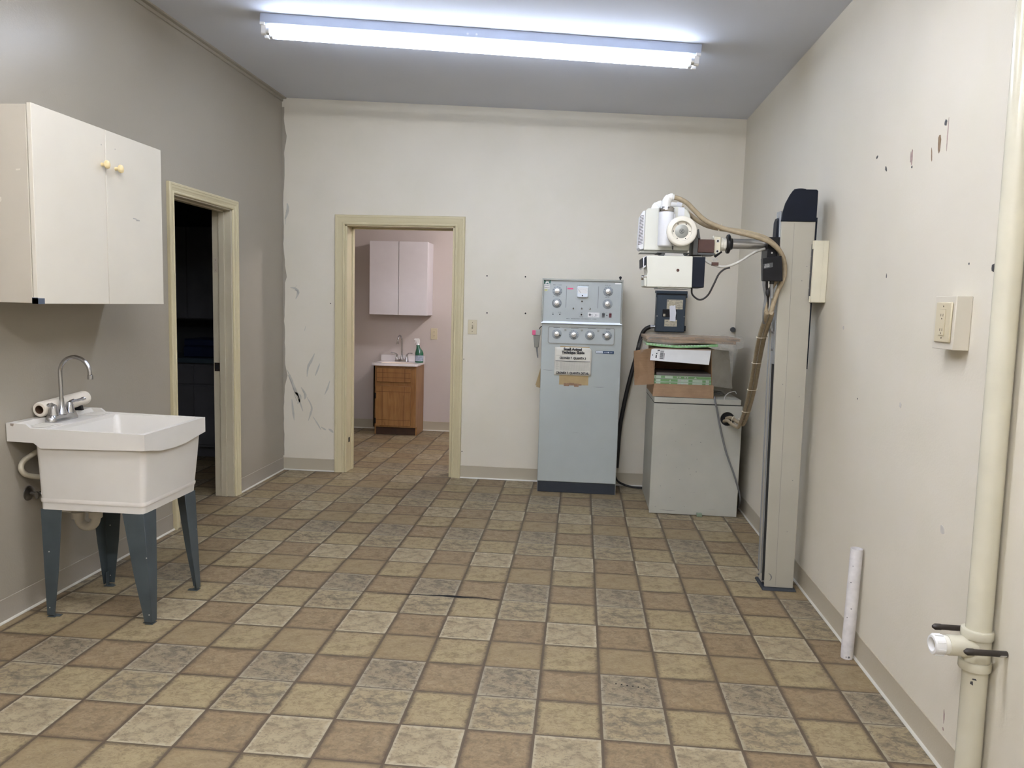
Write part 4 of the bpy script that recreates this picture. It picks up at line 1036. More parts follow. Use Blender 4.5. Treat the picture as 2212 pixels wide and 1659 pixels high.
# hand exposure switch hanging at the console's left side
t = thing('exposure_hand_switch', (.022, 2.23, 1.03), 'grey hand switch with red top hanging beside the control cabinet', 'hand switch')
b = MB(); b.hexa([(-.012, 2.222, 1.112), (.020, 2.222, 1.112), (.020, 2.246, 1.112), (-.012, 2.246, 1.112)], [(-.022, 2.214, 1.205), (.026, 2.214, 1.205), (.026, 2.250, 1.205), (-.022, 2.250, 1.205)]); b.build('handle', 'console_frame', t, bevel=.004)
b = MB(); b.hexa([(-.020, 2.210, 1.206), (.030, 2.210, 1.203), (.030, 2.252, 1.203), (-.020, 2.252, 1.206)], [(-.014, 2.210, 1.242), (.030, 2.210, 1.250), (.030, 2.252, 1.250), (-.014, 2.252, 1.242)]); b.build('switch_head', 'console_frame', t, bevel=.003)
MB().box(-.031, -.004, 2.2085, 2.2535, 1.206, 1.243).build('red_cap', 'pink', t, bevel=.003)
b = MB().tube([(.006, 2.232, 1.114), (.008, 2.232, 1.09), (.012, 2.232, 1.06), (.016, 2.234, 1.032)], [.0075, .006, .005, .003], 8); b.build('strain_relief', 'cord_gray', t)
b = MB().tube([(.022, 2.236, 1.250), (.028, 2.238, 1.266), (.039, 2.245, 1.274)], .003, 8); b.build('hook', 'black', t)
# hanging tags
t = thing('hanging_tags', (.02, 2.26, .80), 'bundle of brown paper tags hanging beside the control cabinet', 'paper tags')
for k, (x1, x2, z0_) in enumerate(((.002, .020, .812), (.008, .028, .800), (.018, .040, .796))):
    b = MB(); b.prism([(.039, .955 - k * .01), (.041, .955), (x2 + .012, z0_), (x1, z0_ + .006)], 1, 2.262 + k * .004, 2.2630 + k * .004); b.build('tag', 'tan_card', t)

# ============================================================ GENERATOR TANK
GY = 1.727
t = thing('generator_cabinet', (1.16, 2.05, 0), 'low grey-green metal transformer cabinet with a round cable port, under the carton', 'transformer cabinet')
b = MB().box(.863, 1.455, GY + .003, 2.392, .006, .779); b.build('cabinet_body', 'tank', t, bevel=.003)
b = MB().box(.858, 1.460, GY, GY + .0028, .004, .781); b.build('front_panel', 'tank', t, bevel=.001)
b = MB().box(.862, 1.452, GY + .0012, 2.388, .7812, .7868); b.build('lid_gap_shade', 'hole', t)  # black strip painting the shadow line below the lid
b = MB().box(.860, 1.448, GY + .0005, 2.396, .787, .823); b.build('lid', 'tank_trim', t, bevel=.002)
b = MB().box(.872, 1.448, GY + .012, 2.38, .0006, .006); b.build('base', 'hole', t)
hx, hz = 1.361, .690
b = MB(); hexo = [(hx + .066 * math.cos(math.radians(60 * i + 8)), hz + .066 * math.sin(math.radians(60 * i + 8))) for i in range(6)]
out = []
for i in range(36):
    a = math.radians(10 * i); k = None
    # hexagon radius at angle a
    aa = (math.degrees(a) - 8) % 60 - 30; r = .066 * math.cos(math.radians(30)) / math.cos(math.radians(aa)); out.append((r * math.cos(a), r * math.sin(a)))
b.loft([[Vector((hx + x, GY - .0003, hz + z)) for x, z in out], [Vector((hx + x, GY - .004, hz + z)) for x, z in out], [Vector((hx + .049 * math.cos(math.radians(10 * i)), GY - .004, hz + .049 * math.sin(math.radians(10 * i)))) for i in range(36)], [Vector((hx + .047 * math.cos(math.radians(10 * i)), GY - .0004, hz + .047 * math.sin(math.radians(10 * i)))) for i in range(36)]], False, False)
b.build('hex_plate', 'tank', t)
b = MB().cyl((hx, GY - .0007, hz), (hx, GY - .0001, hz), .0475, 30); b.build('port_hole', 'hole', t)
b = MB()
for x, z, r in ((.96, .42, .002), (1.12, .33, .002), (1.17, .31, .003), (1.13, .29, .002), (1.13, .50, .003), (1.19, .52, .003), (1.035, .335, .002), (.99, .60, .002), (1.08, .64, .0018), (1.22, .22, .0018), (.92, .36, .0016), (1.17, .40, .002), (1.00, .12, .002), (1.02, .52, .0018), (1.06, .25, .0025), (1.05, .46, .0015), (.93, .20, .002), (1.24, .16, .0015), (1.3, .4, .0012), (1.1, .06, .002), (.9, .05, .002)):
    b.cyl((x, GY - .0004, z), (x, GY + .0002, z), r, 8)
for p in ([(.93, .03), (.99, .028), (1.04, .03)], [(1.13, .165), (1.17, .163)], [(.95, .745), (1.0, .748)], [(1.26, .05), (1.31, .048)]): b.ribbon([(x, GY - .0001, z) for x, z in p], .0012, (0, -1, 0), .0005)
build_each(b, 'scratch', 'ink_soft', t)
b = MB(); b.hexa([(1.186, GY - .030, .0006), (1.222, GY - .032, .0006), (1.222, GY - .004, .0006), (1.186, GY - .004, .0006)], [(1.186, GY - .026, .022), (1.222, GY - .028, .022), (1.222, GY - .004, .024), (1.186, GY - .004, .024)])
M['green_pale'] = mat('pale_green_plastic', (0.19, 0.25, 0.17), 0.3)
tag(b.build('green_block', 'green_pale', bevel=.002), 'small green plastic block at foot of the transformer cabinet', 'block')
b = MB().tube([(1.335, 1.735, .824), (1.338, 1.74, .842), (1.37, 1.79, .862), (1.42, 1.86, .868), (1.436, 1.875, .864), (1.440, 1.872, .850)], .0020, 8); tag(b.build('bent_wire', 'plastic_white'), 'bent white wire lying on the transformer cabinet lid', 'wire')
b = MB(); pts = []
for i in range(40):
    a = i * .42; r = .055 - .0005 * i; pts.append((1.315 + r * 1.2 * math.cos(a), 1.98 + r * math.sin(a), .829 + .0006 * i))
b.tube(pts, .0035, 8, 2); tag(b.build('coiled_cord', 'cord_gray'), 'grey cord coil on the transformer cabinet lid beside the carton', 'cord')
b = MB().tube([(1.276, 1.85, .830), (1.274, 1.76, .832), (1.270, 1.722, .815), (1.288, 1.718, .745), (1.319, 1.716, .612), (1.366, 1.714, .453), (1.427, 1.714, .303), (1.472, 1.735, .175), (1.490, 1.78, .10), (1.50, 1.90, .030), (1.50, 2.1, .006), (1.49, 2.3, .0070)], .0066, 10)
tag(b.build('electric_cable', 'cord_gray'), 'grey power cord running down the front of the transformer cabinet', 'cord')
b = MB().tube([(.652, 2.42, .10), (.68, 2.45, .045), (.74, 2.475, .012), (.80, 2.455, .0065), (.855, 2.43, .0060), (.90, 2.42, .0060)], .0055, 8, 6); b.tube([(.652, 2.47, .07), (.70, 2.49, .03), (.78, 2.482, .0068), (.855, 2.47, .0065), (.92, 2.46, .0060)], .0065, 8, 6)
tag(b.build('floor_cable', 'cable_black'), 'black cables on the floor between control cabinet and transformer cabinet', 'cable')

# ============================================================ CARTON WITH FILM BOXES
t = thing('cardboard_carton', (1.06, 2.08, .824), 'open brown cardboard carton on its side on top of the transformer cabinet', 'cardboard box')
X0, X1, Y0, Y1, Z0, Z1, w_ = .856, 1.266, 1.812, 2.33, .8245, 1.160, .004
b = MB().box(X0, X1, Y0, Y1, Z0 + .072, Z0 + .072 + w_).box(X0, X0 + w_, Y0, Y1, Z0, Z1).box(X0 + w_, X1 - w_, Y1 - w_, Y1, Z0, Z1).box(X0, X1, Y0, Y1, Z1 - w_, Z1)
b.hexa([(X1 - w_, Y0, Z0), (X1, Y0, Z0), (X1, Y1, Z0), (X1 - w_, Y1, Z0)], [(X1 - w_ - .022, Y0, Z1), (X1 - .022, Y0, Z1), (X1 - .022, Y1, Z1), (X1 - w_ - .022, Y1, Z1)])
b.box(X0 + w_, X1 - w_, Y0 + .01, Y1, Z0, Z0 + .004)
b.build('carton_body', 'cardboard', t)
b = MB().hexa([(.724, 1.806, .893), (.728, 1.802, .893), (.860, 1.802, .905), (.858, 1.808, .905)], [(.708, 1.786, 1.135), (.712, 1.782, 1.135), (.842, 1.800, 1.158), (.840, 1.806, 1.158)]); b.build('side_flap', 'cardboard', t)
b = MB().hexa([(.846, 1.740, .8275), (1.262, 1.738, .8255), (1.262, 1.744, .8255), (.846, 1.746, .8275)], [(.862, 1.797, .907), (1.268, 1.797, .909), (1.268, 1.803, .912), (.862, 1.803, .910)]); b.build('bottom_flap', 'cardboard', t)
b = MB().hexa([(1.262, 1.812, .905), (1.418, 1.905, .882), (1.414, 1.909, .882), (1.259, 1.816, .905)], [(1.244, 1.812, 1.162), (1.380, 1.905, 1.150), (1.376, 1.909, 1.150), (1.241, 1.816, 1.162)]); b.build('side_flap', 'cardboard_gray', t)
b = MB()
for x, z, a, c_ in ((1.28, 1.07, .012, .020), (1.288, 1.03, .007, .012), (1.30, 1.10, .006, .004)): b.prism([(x - a, z), (x, z + c_), (x + a * .6, z + c_ * .2), (x + a * .2, z - c_)], 1, 1.818, 1.822) if False else None
b = MB().hexa([(.822, 1.768, 1.078), (1.222, 1.756, 1.060), (1.222, 1.760, 1.060), (.822, 1.772, 1.078)], [(.832, 1.805, 1.158), (1.240, 1.805, 1.160), (1.240, 1.810, 1.160), (.832, 1.810, 1.158)]); fl = b.build('top_flap', 'carton_brown', t)
lab = Matrix(((0, 0, 0, 0),) * 4)
def on_flap(u, v):   # point on the hanging top flap, u 0..1 left-right, v 0..1 bottom-top
    a = Vector((.822, 1.768, 1.078)).lerp(Vector((1.222, 1.756, 1.060)), u); c = Vector((.832, 1.805, 1.158)).lerp(Vector((1.240, 1.805, 1.160)), u)
    return a.lerp(c, v) + Vector((0, -.0012, 0))
def flap_quad(b, u0, u1, v0, v1, o=0.0, bow=0.0):
    k = 6
    for i in range(k):
        ua = u0 + (u1 - u0) * i / k; ub = u0 + (u1 - u0) * (i + 1) / k; q = [on_flap(ua, v0), on_flap(ub, v0), on_flap(ub, v1), on_flap(ua, v1)]
        q = [p + Vector((0, -o, 0)) for p in q]; b.add(q + [p + Vector((0, -.0004, 0)) for p in q], [(4, 5, 6, 7), (0, 1, 5, 4), (1, 2, 6, 5), (2, 3, 7, 6), (3, 0, 4, 7)])
b = MB(); flap_quad(b, .0, 1.0, -.04, .92, .0004); o = b.build('shipping_label', 'paper', t)
b = MB()
x = .155
rb = random.Random(5)
for i in range(11):
    v0 = .12 + i * .066; flap_quad(b, .155, .215, v0, v0 + rb.choice((.02, .035, .045)), .0009)
flap_quad(b, .085, .105, .18, .42, .0009); flap_quad(b, .088, .108, .50, .60, .0009); flap_quad(b, .110, .122, .66, .70, .0009); flap_quad(b, .025, .035, .34, .48, .0009); flap_quad(b, .105, .145, .78, .86, .0009); flap_quad(b, .225, .232, .1, .6, .0009)
b.build('barcode', 'ink', o)
def film_box(name, m, x0, x1, y0, y1, z0, z1, label, group, bands, front=True):
    t = thing(name, ((x0 + x1) / 2, (y0 + y1) / 2, z0), label, 'film box', group)
    o = MB().box(x0, x1, y0, y1, z0, z1).build('carton', m, t, bevel=.0012)
    h = z1 - z0; yy = y0 - .0004
    b = MB()
    for kind, a, c_ in bands:
        xa, xb_ = x0 + (x1 - x0) * a, x0 + (x1 - x0) * c_
        if kind == 'band': b.m(0).box(xa, xb_, yy, y0 + .0002, z0 + h * .12, z1 - h * .12)
        elif kind == 'dash':
            b.m(2)
            for q in (0, 1, 3, 4): b.box(xa + (xb_ - xa) * q / 5, xa + (xb_ - xa) * (q + .55) / 5, yy - .0004, yy + .0002, z0 + h * .25, z1 - h * .25)
        elif kind == 'tri':
            b.m(0).prism([(xa, z0 + h * .2), (xb_, z0 + h * .2), ((xa + xb_) / 2, z1 - h * .2)], 1, yy - .0004, y0 + .0002)
        elif kind == 'ink':
            b.m(1); r = random.Random(int(a * 100)); xx = xa
            while xx < xb_: b.box(xx, min(xx + .003, xb_), yy - .0004, y0 + .0002, z0 + h * .3, z0 + h * (.5 + .25 * r.random())); xx += .0048
    b.build('print', ['film_band', 'ink_soft', 'leg_chip'], t)
    if m == 'film_green':
        for za, zb_ in ((z1 - h * .13, z1 + .0002), (z0 - .0002, z0 + h * .10)): MB().box(x0 - .0002, x1 + .0002, yy - .0001, y0 + .0004, za, zb_).build('edge_stripe', 'film_band', t)
    return t
GP = 'film boxes inside the open carton'
G1 = [('band', .0, .02), ('band', .19, .33), ('dash', .40, .62), ('tri', .70, .75), ('band', .03, .12)]
G2 = [('band', .03, .11), ('tri', .26, .30), ('band', .41, .60), ('dash', .42, .58), ('band', .67, .84), ('band', .90, .96), ('band', 0, .004)]
film_box('film_box', 'film_green', .862, 1.256, 1.822, 2.20, .9015, .9215, 'green film box at the bottom of the stack inside the carton', GP, G2)
film_box('film_box', 'film_green', .862, 1.257, 1.824, 2.20, .9235, .9440, 'green film box second from the bottom of the stack inside the carton', GP, G2)
film_box('film_box', 'film_green', .860, 1.253, 1.820, 2.20, .9465, .9670, 'green film box directly under the grey one inside the carton', GP, G1)
film_box('film_box', 'film_gray', .875, 1.250, 1.823, 2.18, .9690, .9865, 'grey film box on top of the stack inside the carton', GP, [('ink', .12, .42), ('ink', .82, .98), ('ink', .03, .09)])
# crumpled green box and flat brown boxes on top of the carton
t = thing('film_box', (1.03, 1.98, 1.1605), 'dented shiny green film box lying on top of the carton', 'film box')
b = MB()
xs = [.792, .85, .92, .985, .994, 1.06, 1.14, 1.22, 1.282]; zb = [1.178, 1.173, 1.168, 1.1635, 1.1635, 1.1655, 1.170, 1.176, 1.180]
rings = [[Vector((x, 1.795, z)), Vector((x, 2.10, z + .002)), Vector((x, 2.10, z + .018)), Vector((x, 1.795, z + .0175))] for x, z in zip(xs, zb)]
b.loft(rings); b.build('carton', 'film_green_hi', t, bevel=.001)
b = MB()
for i in range(22):
    x = .80 + i * .0215; zc = 1.172 + .0045 * abs(x - .99) / .1; 
    if random.random() > .25: b.prism([(x, zc + .002), (x + random.uniform(.006, .018), zc + .002), (x + random.uniform(.004, .014), zc + .011), (x - .003, zc + .009)], 1, 1.7942, 1.7952)
b.build('print', 'film_band', t)
GP2 = 'flat brown film boxes on top of the carton'
t = film_box('film_box', 'carton_brown', .800, 1.404, 1.80, 2.24, 1.199, 1.2185, 'lower of the two flat brown film boxes on top of the carton', GP2, [('ink', .03, .16), ('ink', .58, .66), ('ink', .84, .97)])
t = film_box('film_box', 'carton_brown', .792, 1.436, 1.812, 2.27, 1.2195, 1.240, 'upper of the two flat brown film boxes on top of the carton', GP2, [('ink', .03, .24), ('ink', .52, .62), ('ink', .86, .985)])
b = MB()   # clear plastic bag over the flat boxes, drooping right and left
gx, gy = 26, 10; v = []; f = []
rp = random.Random(11)
for j in range(gy + 1):
    for i in range(gx + 1):
        s_ = i / gx; x = .752 + .70 * s_; y = 1.785 + .42 * j / gy
        z = 1.250 + rp.uniform(-.002, .008)
        if s_ < .10: z -= .105 * (1 - s_ / .10)
        if s_ > .80: z -= 0
        v.append((x, y, z))
for j in range(gy):
    for i in range(gx): a = j * (gx + 1) + i; f.append((a, a + 1, a + gx + 2, a + gx + 1))
b.add(v, f)
n0 = len(b.v); k = 26; v = []; f = []
for j in range(7):
    for i in range(k + 1):
        s_ = i / k; x = .752 + .70 * s_; z_top = 1.250 - (.105 * (1 - s_ / .10) if s_ < .10 else 0)
        drop = .012 + .012 * math.sin(s_ * 9) + (.03 * (s_ - .7) if s_ > .7 else 0)
        v.append((x, 1.785 - .006 * math.sin(j * 1.1) - rp.uniform(0, .004), z_top - drop * j / 2.2))
for j in range(6):
    for i in range(k): a = j * (k + 1) + i; f.append((a, a + 1, a + k + 2, a + k + 1))
b.add(v, f)
v = []; f = []    # loose end on the right
for j in range(9):
    for i in range(9):
        s_ = i / 8; q = j / 8
        x = 1.262 + .17 * s_ - .03 * q + rp.uniform(-.004, .004); y = 1.795 + .10 * q + rp.uniform(-.008, .008); z = 1.205 - q * (.055 + .085 * s_) + rp.uniform(-.006, .006)
        v.append((x, y, z))
for j in range(8):
    for i in range(8): a = j * 9 + i; f.append((a, a + 1, a + 10, a + 9))
b.add(v, f)
tag(b.build('plastic_bag', 'film', ang=80), 'crumpled clear plastic bag draped over the flat brown boxes', 'plastic bag')

# ============================================================ DISCONNECT SWITCH BOX
DY = 2.430
t = thing('disconnect_box', (1.027, 2.48, 1.25), 'slate blue electrical disconnect box with white cloth tape across its switch', 'electrical box')
b = MB().box(.912, 1.134, DY + .006, YF - .0005, 1.252, 1.552); b.build('enclosure', 'slate', t, bevel=.003)
b = MB().box(.916, 1.131, DY, DY + .0058, 1.257, 1.536); b.build('front_cover', 'slate', t, bevel=.002)
b = MB().prism([(DY - .012, 1.548), (DY - .016, 1.568), (DY + .02, 1.572), (YF - .0005, 1.572), (YF - .0005, 1.5525), (DY + .01, 1.5525), (DY + .01, 1.548)], 0, .905, 1.143)
b.box(.905, .910, DY - .013, DY + .03, 1.518, 1.549).box(1.138, 1.143, DY - .013, DY + .03, 1.518, 1.549); b.build('rain_hood', 'slate', t, bevel=.0015)
b = MB().box(.912, 1.136, DY + .001, DY + .012, 1.536, 1.548); b.build('hood_gap', 'slate_dark', t)
b = MB().box(.960, 1.066, DY - .004, DY - .0002, 1.368, 1.427); b.build('breaker_window', 'black', t, bevel=.001)
b = MB().box(.966, .982, DY - .0062, DY - .004, 1.373, 1.392); b.build('breaker_toggle', 'label_yellowed', t, bevel=.001)
b = MB().box(.978, 1.074, DY - .0007, DY - .0001, 1.296, 1.348); b.build('printed_label', 'label_yellowed', t)
b = MB().box(.990, 1.112, DY - .0007, DY - .0001, 1.430, 1.503); o = b.build('printed_label', 'label_yellowed', t)
b = MB()
for i in range(5): smudge(b, 1.055 - .03 * (i == 0), 1.105, 1.495 - i * .012, .004, DY - .0007)
b.box(.993, 1.003, DY - .0011, DY - .0006, 1.488, 1.498); smudge(b, .983, 1.005, 1.333, .006, DY - .0007); smudge(b, .985, 1.000, 1.312, .004, DY - .0007)
b.build('label_print', 'ink_soft', o)
b = MB(); P_ = [(1.010, 1.452), (1.026, 1.459), (1.040, 1.456), (1.054, 1.464), (1.058, 1.430), (1.063, 1.402), (1.060, 1.368), (1.062, 1.336), (1.016, 1.337), (1.017, 1.372), (1.014, 1.410)]
b.prism(P_, 1, DY - .0078, DY - .0066); b.build('cloth_tape', 'tape_white', t)
b = MB()
for x in (.920, 1.126): b.lathe([(.004, 0), (.003, .003)], (x, DY, 1.374), (0, -1, 0), 10)
build_each(b, 'cover_screw', 'leg_chip', t)
MB().box(1.134, 1.146, DY + .02, DY + .07, 1.262, 1.304).build('side_latch', 'slate_dark', t, bevel=.003)
b = MB().lathe([(.019, 0), (.019, .006), (.014, .008), (.014, .022), (.017, .024), (.017, .034), (.013, .036)], (.912, 2.48, 1.290), (-1, 0, -.08), 16); b.build('cable_connector', 'steel', t)
b = MB().tube([(.880, 2.482, 1.288), (.850, 2.484, 1.275), (.826, 2.486, 1.250), (.812, 2.486, 1.215), (.800, 2.484, 1.165), (.785, 2.48, 1.09), (.765, 2.475, 1.00), (.745, 2.47, .915), (.715, 2.465, .77), (.690, 2.46, .62), (.672, 2.46, .48), (.665, 2.46, .30), (.66, 2.46, .16)], .0165, 14)
tag(b.build('power_conduit', 'cable_black'), 'thick black flexible conduit from the blue disconnect box down behind the control cabinet', 'conduit')
b = MB().lathe([(.013, .0003), (.018, .002), (.020, .030), (.019, .034)], (1.515, YF, 1.284), (0, -1, 0), 18)
tag(b.build('rubber_stopper', 'head_grey', bevel=0), 'small dark grey rubber stopper on the wall above the carton', 'stopper')

# ============================================================ X-RAY TUBE STAND
t = thing('xray_tube_stand', (1.40, 0.43, 0), 'floor-standing x-ray tube stand with grey column, horizontal arm and cream tube head', 'x-ray stand')
CB = [(1.334, .364), (1.478, .364), (1.478, .500), (1.334, .500)]; CT = [(1.303, .364), (1.467, .364), (1.467, .500), (1.303, .500)]
def colx(z): k = z / 1.88; return 1.334 + (1.303 - 1.334) * k, 1.478 + (1.467 - 1.478) * k
b = MB()
# C-shaped extrusion, open slot on the left side
def csec(z):
    l, r = colx(z)
    return [Vector(p) for p in ((l + .004, .364, z), (r, .364, z), (r, .500, z), (l, .500, z), (l, .430, z), (l + .03, .430, z), (l + .03, .376, z), (l, .376, z), (l, .368, z))]
b.loft([csec(.012), csec(1.878)]); b.build('column', 'column', t, bevel=.0015)
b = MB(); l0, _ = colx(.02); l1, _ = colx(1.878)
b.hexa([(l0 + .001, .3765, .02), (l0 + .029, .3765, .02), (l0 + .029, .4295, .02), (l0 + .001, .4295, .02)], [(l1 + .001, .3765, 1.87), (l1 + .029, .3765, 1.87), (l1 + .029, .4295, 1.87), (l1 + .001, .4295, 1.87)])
b.build('slot', 'hole', t)  # black block stands in for the darkness inside the slot
b = MB()
for y0, y1, za, zb_, q in ((.432, .4375, .06, 1.93, .006), (.493, .4985, .06, 1.88, .006)):
    la, lb = colx(za)[0], colx(zb_)[0]
    b.hexa([(la - q, y0, za), (la - .0003, y0, za), (la - .0003, y1, za), (la - q, y1, za)], [(lb - q, y0, zb_), (lb - .0003, y0, zb_), (lb - .0003, y1, zb_), (lb - q, y1, zb_)])
la, lb = colx(1.17)[0], colx(1.93)[0]
b.hexa([(la - .004, .378, 1.17), (la + .004, .378, 1.17), (la + .004, .428, 1.17), (la - .004, .428, 1.17)], [(lb - .004, .378, 1.93), (lb + .004, .378, 1.93), (lb + .004, .428, 1.93), (lb - .004, .428, 1.93)])
build_each(b, 'rail', 'rail', t, bevel=.001)
b = MB()
for z in (1.24, 1.33): b.cyl((colx(z)[0] - .004, .405, z), (colx(z)[0] - .012, .405, z), .006, 10)
for p in ((1.330, .485, .035), (1.330, .38, .035)): b.sphere(p, .006, 10)
build_each(b, 'bolt', 'chrome_dark', t)
b = MB()
lz = lambda z: colx(z)[0] + (colx(z)[1] - colx(z)[0]) * .38
b.hexa([(lz(.02), .3632, .02), (lz(.02) + .0008, .3632, .02), (lz(.02) + .0008, .3641, .02), (lz(.02), .3641, .02)], [(lz(1.87), .3632, 1.87), (lz(1.87) + .0008, .3632, 1.87), (lz(1.87) + .0008, .3641, 1.87), (lz(1.87), .3641, 1.87)])
b.ribbon([(1.350, .3636, .085), (1.362, .3636, .075), (1.366, .3636, .06), (1.358, .3636, .045)], .003, (0, -1, 0), .0006)
for x, z in ((1.36, 1.07), (1.445, 1.01), (1.44, .58), (1.43, .31), (1.44, 1.66), (1.42, 1.59)): b.cyl((x, .3634, z), (x, .3641, z), .0022, 8)
b.build('seam_and_scratches', 'ink_soft', t)
b = MB(); b.hexa([(1.318, .338, .0006), (1.490, .338, .0006), (1.490, .515, .0006), (1.318, .515, .0006)], [(1.322, .346, .012), (1.486, .346, .012), (1.486, .512, .012), (1.322, .512, .012)]); b.build('base_plate', 'kick', t, bevel=.0015)
# black cap
b = MB(); cap = [(1.297, 1.8785), (1.300, 1.885), (1.304, 1.925), (1.314, 1.965), (1.333, 2.005), (1.348, 2.028), (1.362, 2.034), (1.462, 2.034), (1.4695, 2.028), (1.470, 1.8785)]
b.loft([[Vector((x, .358, z)) for x, z in cap], [Vector((1.47 - (1.47 - x) * .80, .506, z if z < 1.9 else z - .004)) for x, z in cap]]); b.build('cap', 'navy', t, bevel=.006, seg=3)
b = MB().lathe([(.030, 2.034), (.029, 2.041), (.020, 2.043)], (1.395, .41, 0), n=20); b.build('cap_disc', 'navy', t); b = MB().prism([(1.300, 1.80), (1.303, 1.88), (1.296, 1.90), (1.290, 1.88), (1.288, 1.80)], 1, .398, .462); b.build('cap_lug', 'navy', t, bevel=.001)
b = MB().box(1.4695, 1.478, .37, .49, 1.15, 1.90); b.build('cable_channel', 'navy', t, bevel=.001)
# carriage
b = MB(); b.box(1.247, 1.322, .372, .488, 1.742, 1.802); b.box(1.240, 1.290, .345, .470, 1.690, 1.742); b.box(1.245, 1.285, .3352, .40, 1.60, 1.69); b.build('carriage', 'black', t, bevel=.003)
b = MB().lathe([(.0045, 0), (.0045, .002), (.003, .002)], (1.262, .345, 1.722), (0, -1, 0), 12); b.build('carriage_screw', 'steel', t)
X = rot_about((1.285, .37, 1.64), math.radians(-4), 'Z')
b = MB(); b.prism([(1.208, 1.692), (1.297, 1.706), (1.310, 1.582), (1.217, 1.582)], 1, .290, .335); jb = b.build('junction_box', 'black', t, bevel=.003)
b = MB(); b.prism([(1.214, 1.664), (1.257, 1.672), (1.258, 1.650), (1.216, 1.640)], 1, .2889, .2899); lb_ = b.build('label', 'head_grey', jb)
b = MB(); rq = random.Random(2)
for i in range(5):
    for j in range(4):
        if rq.random() > .3: b.box(1.217 + i * .0052, 1.2205 + i * .0052, .2884, .2890, 1.6465 + j * .0046 + i * .0008, 1.649 + j * .0046 + i * .0008)
b.build('label_print', 'leg_chip', lb_)
# telescoping arm and clamps
b = MB().cyl((1.078, .43, 1.770), (1.250, .43, 1.770), .0255, 26); b.build('arm_tube', 'steel', t)
b = MB().lathe([(.030, 0), (.047, .004), (.049, .010), (.049, .016), (.043, .020), (.030, .024), (.028, .032)], (1.052, .43, 1.768), (1, 0, 0), 14); b.build('lock_wheel', 'black', t, bevel=.001)
b = MB().lathe([(.034, 0), (.034, .020), (.030, .022), (.0325, .024), (.0325, .036), (.028, .040)], (1.014, .43, 1.766), (1, 0, 0), 26); b.build('collar', 'head_cream', t)
b = MB().box(.986, 1.020, .385, .475, 1.712, 1.800).cyl((.986, .43, 1.80), (1.010, .43, 1.80), .010, 12); cl = b.build('clamp', 'cream_box', t, bevel=.004)
for z in (1.727, 1.778):
    b = MB().lathe([(.0085, 0), (.0085, .003)], (1.004, .385, z), (0, -1, 0), 14); b.m(1).lathe([(.005, .003), (.005, .0042)], (1.004, .385, z), (0, -1, 0), 10); b.build('clamp_bolt', ['steel', 'hole'], cl)
b = MB().cyl((1.026, .39, 1.725), (.992, .372, 1.700), .0045, 10, .0065); b.build('clamp_lever', 'black', t)
b = MB().box(.905, .986, .37, .475, 1.718, 1.784); b.build('pivot_block', 'brown_block', t, bevel=.003)
b = MB().box(.880, .904, .36, .50, 1.705, 1.790).prism([(.903, 1.790), (.903, 1.835), (.908, 1.835), (.918, 1.785)], 1, .38, .46).box(.885, .990, .365, .48, 1.706, 1.7175); b.build('yoke', 'head_grey', t, bevel=.002)
# tube housing
HB = [(.638, 1.726), (.864, 1.726), (.874, 1.80), (.862, 1.905), (.846, 1.936), (.800, 1.944), (.650, 1.934), (.640, 1.924)]
b = MB().prism(HB, 1, .385, .545); th = b.build('tube_housing', 'head', t, bevel=.005, seg=3)
b = MB().box(.8005, .832, .3835, .40, 1.85, 1.9415); b.build('cover_seam', 'head_white', th)
b = MB().prism([(.6395, 1.923), (.6385, 1.733), (.622, 1.728), (.6115, 1.74), (.616, 1.90), (.628, 1.922)], 1, .395, .535); ec = b.build('end_cap', 'head_white', th, bevel=.003)
b = MB()
for i in range(20):
    z = 1.752 + i * .0074; b.hexa([(.6095 + (z - 1.74) * .03, .3944, z), (.632, .3944, z + .006), (.632, .3952, z + .006), (.6095 + (z - 1.74) * .03, .3952, z)], [(.6095 + (z - 1.74) * .03, .3944, z + .003), (.632, .3944, z + .009), (.632, .3952, z + .009), (.6095 + (z - 1.74) * .03, .3952, z + .003)])
build_each(b, 'vent_slot', 'ink', ec)
b = MB().prism([(.620, 1.714), (.640, 1.7258), (.860, 1.7258), (.858, 1.716)], 1, .40, .53); b.build('under_tray', 'console_frame', th)
b = MB(); cxh, cyh = .740, .352
b.lathe([(.030, 1.742), (.036, 1.746), (.0375, 1.752), (.0375, 1.913)], (cxh, cyh, 0), n=30)
b.box(cxh - .030, cxh + .045, cyh, .386, 1.746, 1.905)
b.build('cable_socket', 'head_white', th, bevel=.003)
b = MB().lathe([(.0385, 1.913), (.0395, 1.915), (.0395, 1.930), (.0385, 1.9315)], (cxh, cyh, 0), n=30); b.lathe([(.035, 1.9315), (.034, 1.936), (.022, 1.937)], (cxh, cyh, 0), n=30); b.build('lock_ring', 'chrome', th)
b = MB().tube([(cxh - .004, cyh, 1.936), (cxh - .003, cyh, 1.957), (cxh + .004, cyh, 1.974), (cxh + .018, cyh, 1.984), (cxh + .034, cyh, 1.984)], [.023, .0225, .022, .019, .0145], 18, 5); b.build('cable_elbow', 'plastic_white', th)
b = MB().tube([(.695, .47, 1.930), (.700, .47, 1.950), (.715, .468, 1.962), (.745, .465, 1.966), (.80, .460, 1.962)], [.026, .024, .020, .014, .0125], 16, 5); b.m(1).cyl((.800, .46, 1.962), (.826, .458, 1.958), .0145, 16); b.build('cable_elbow', ['plastic_white', 'head_white'], th)
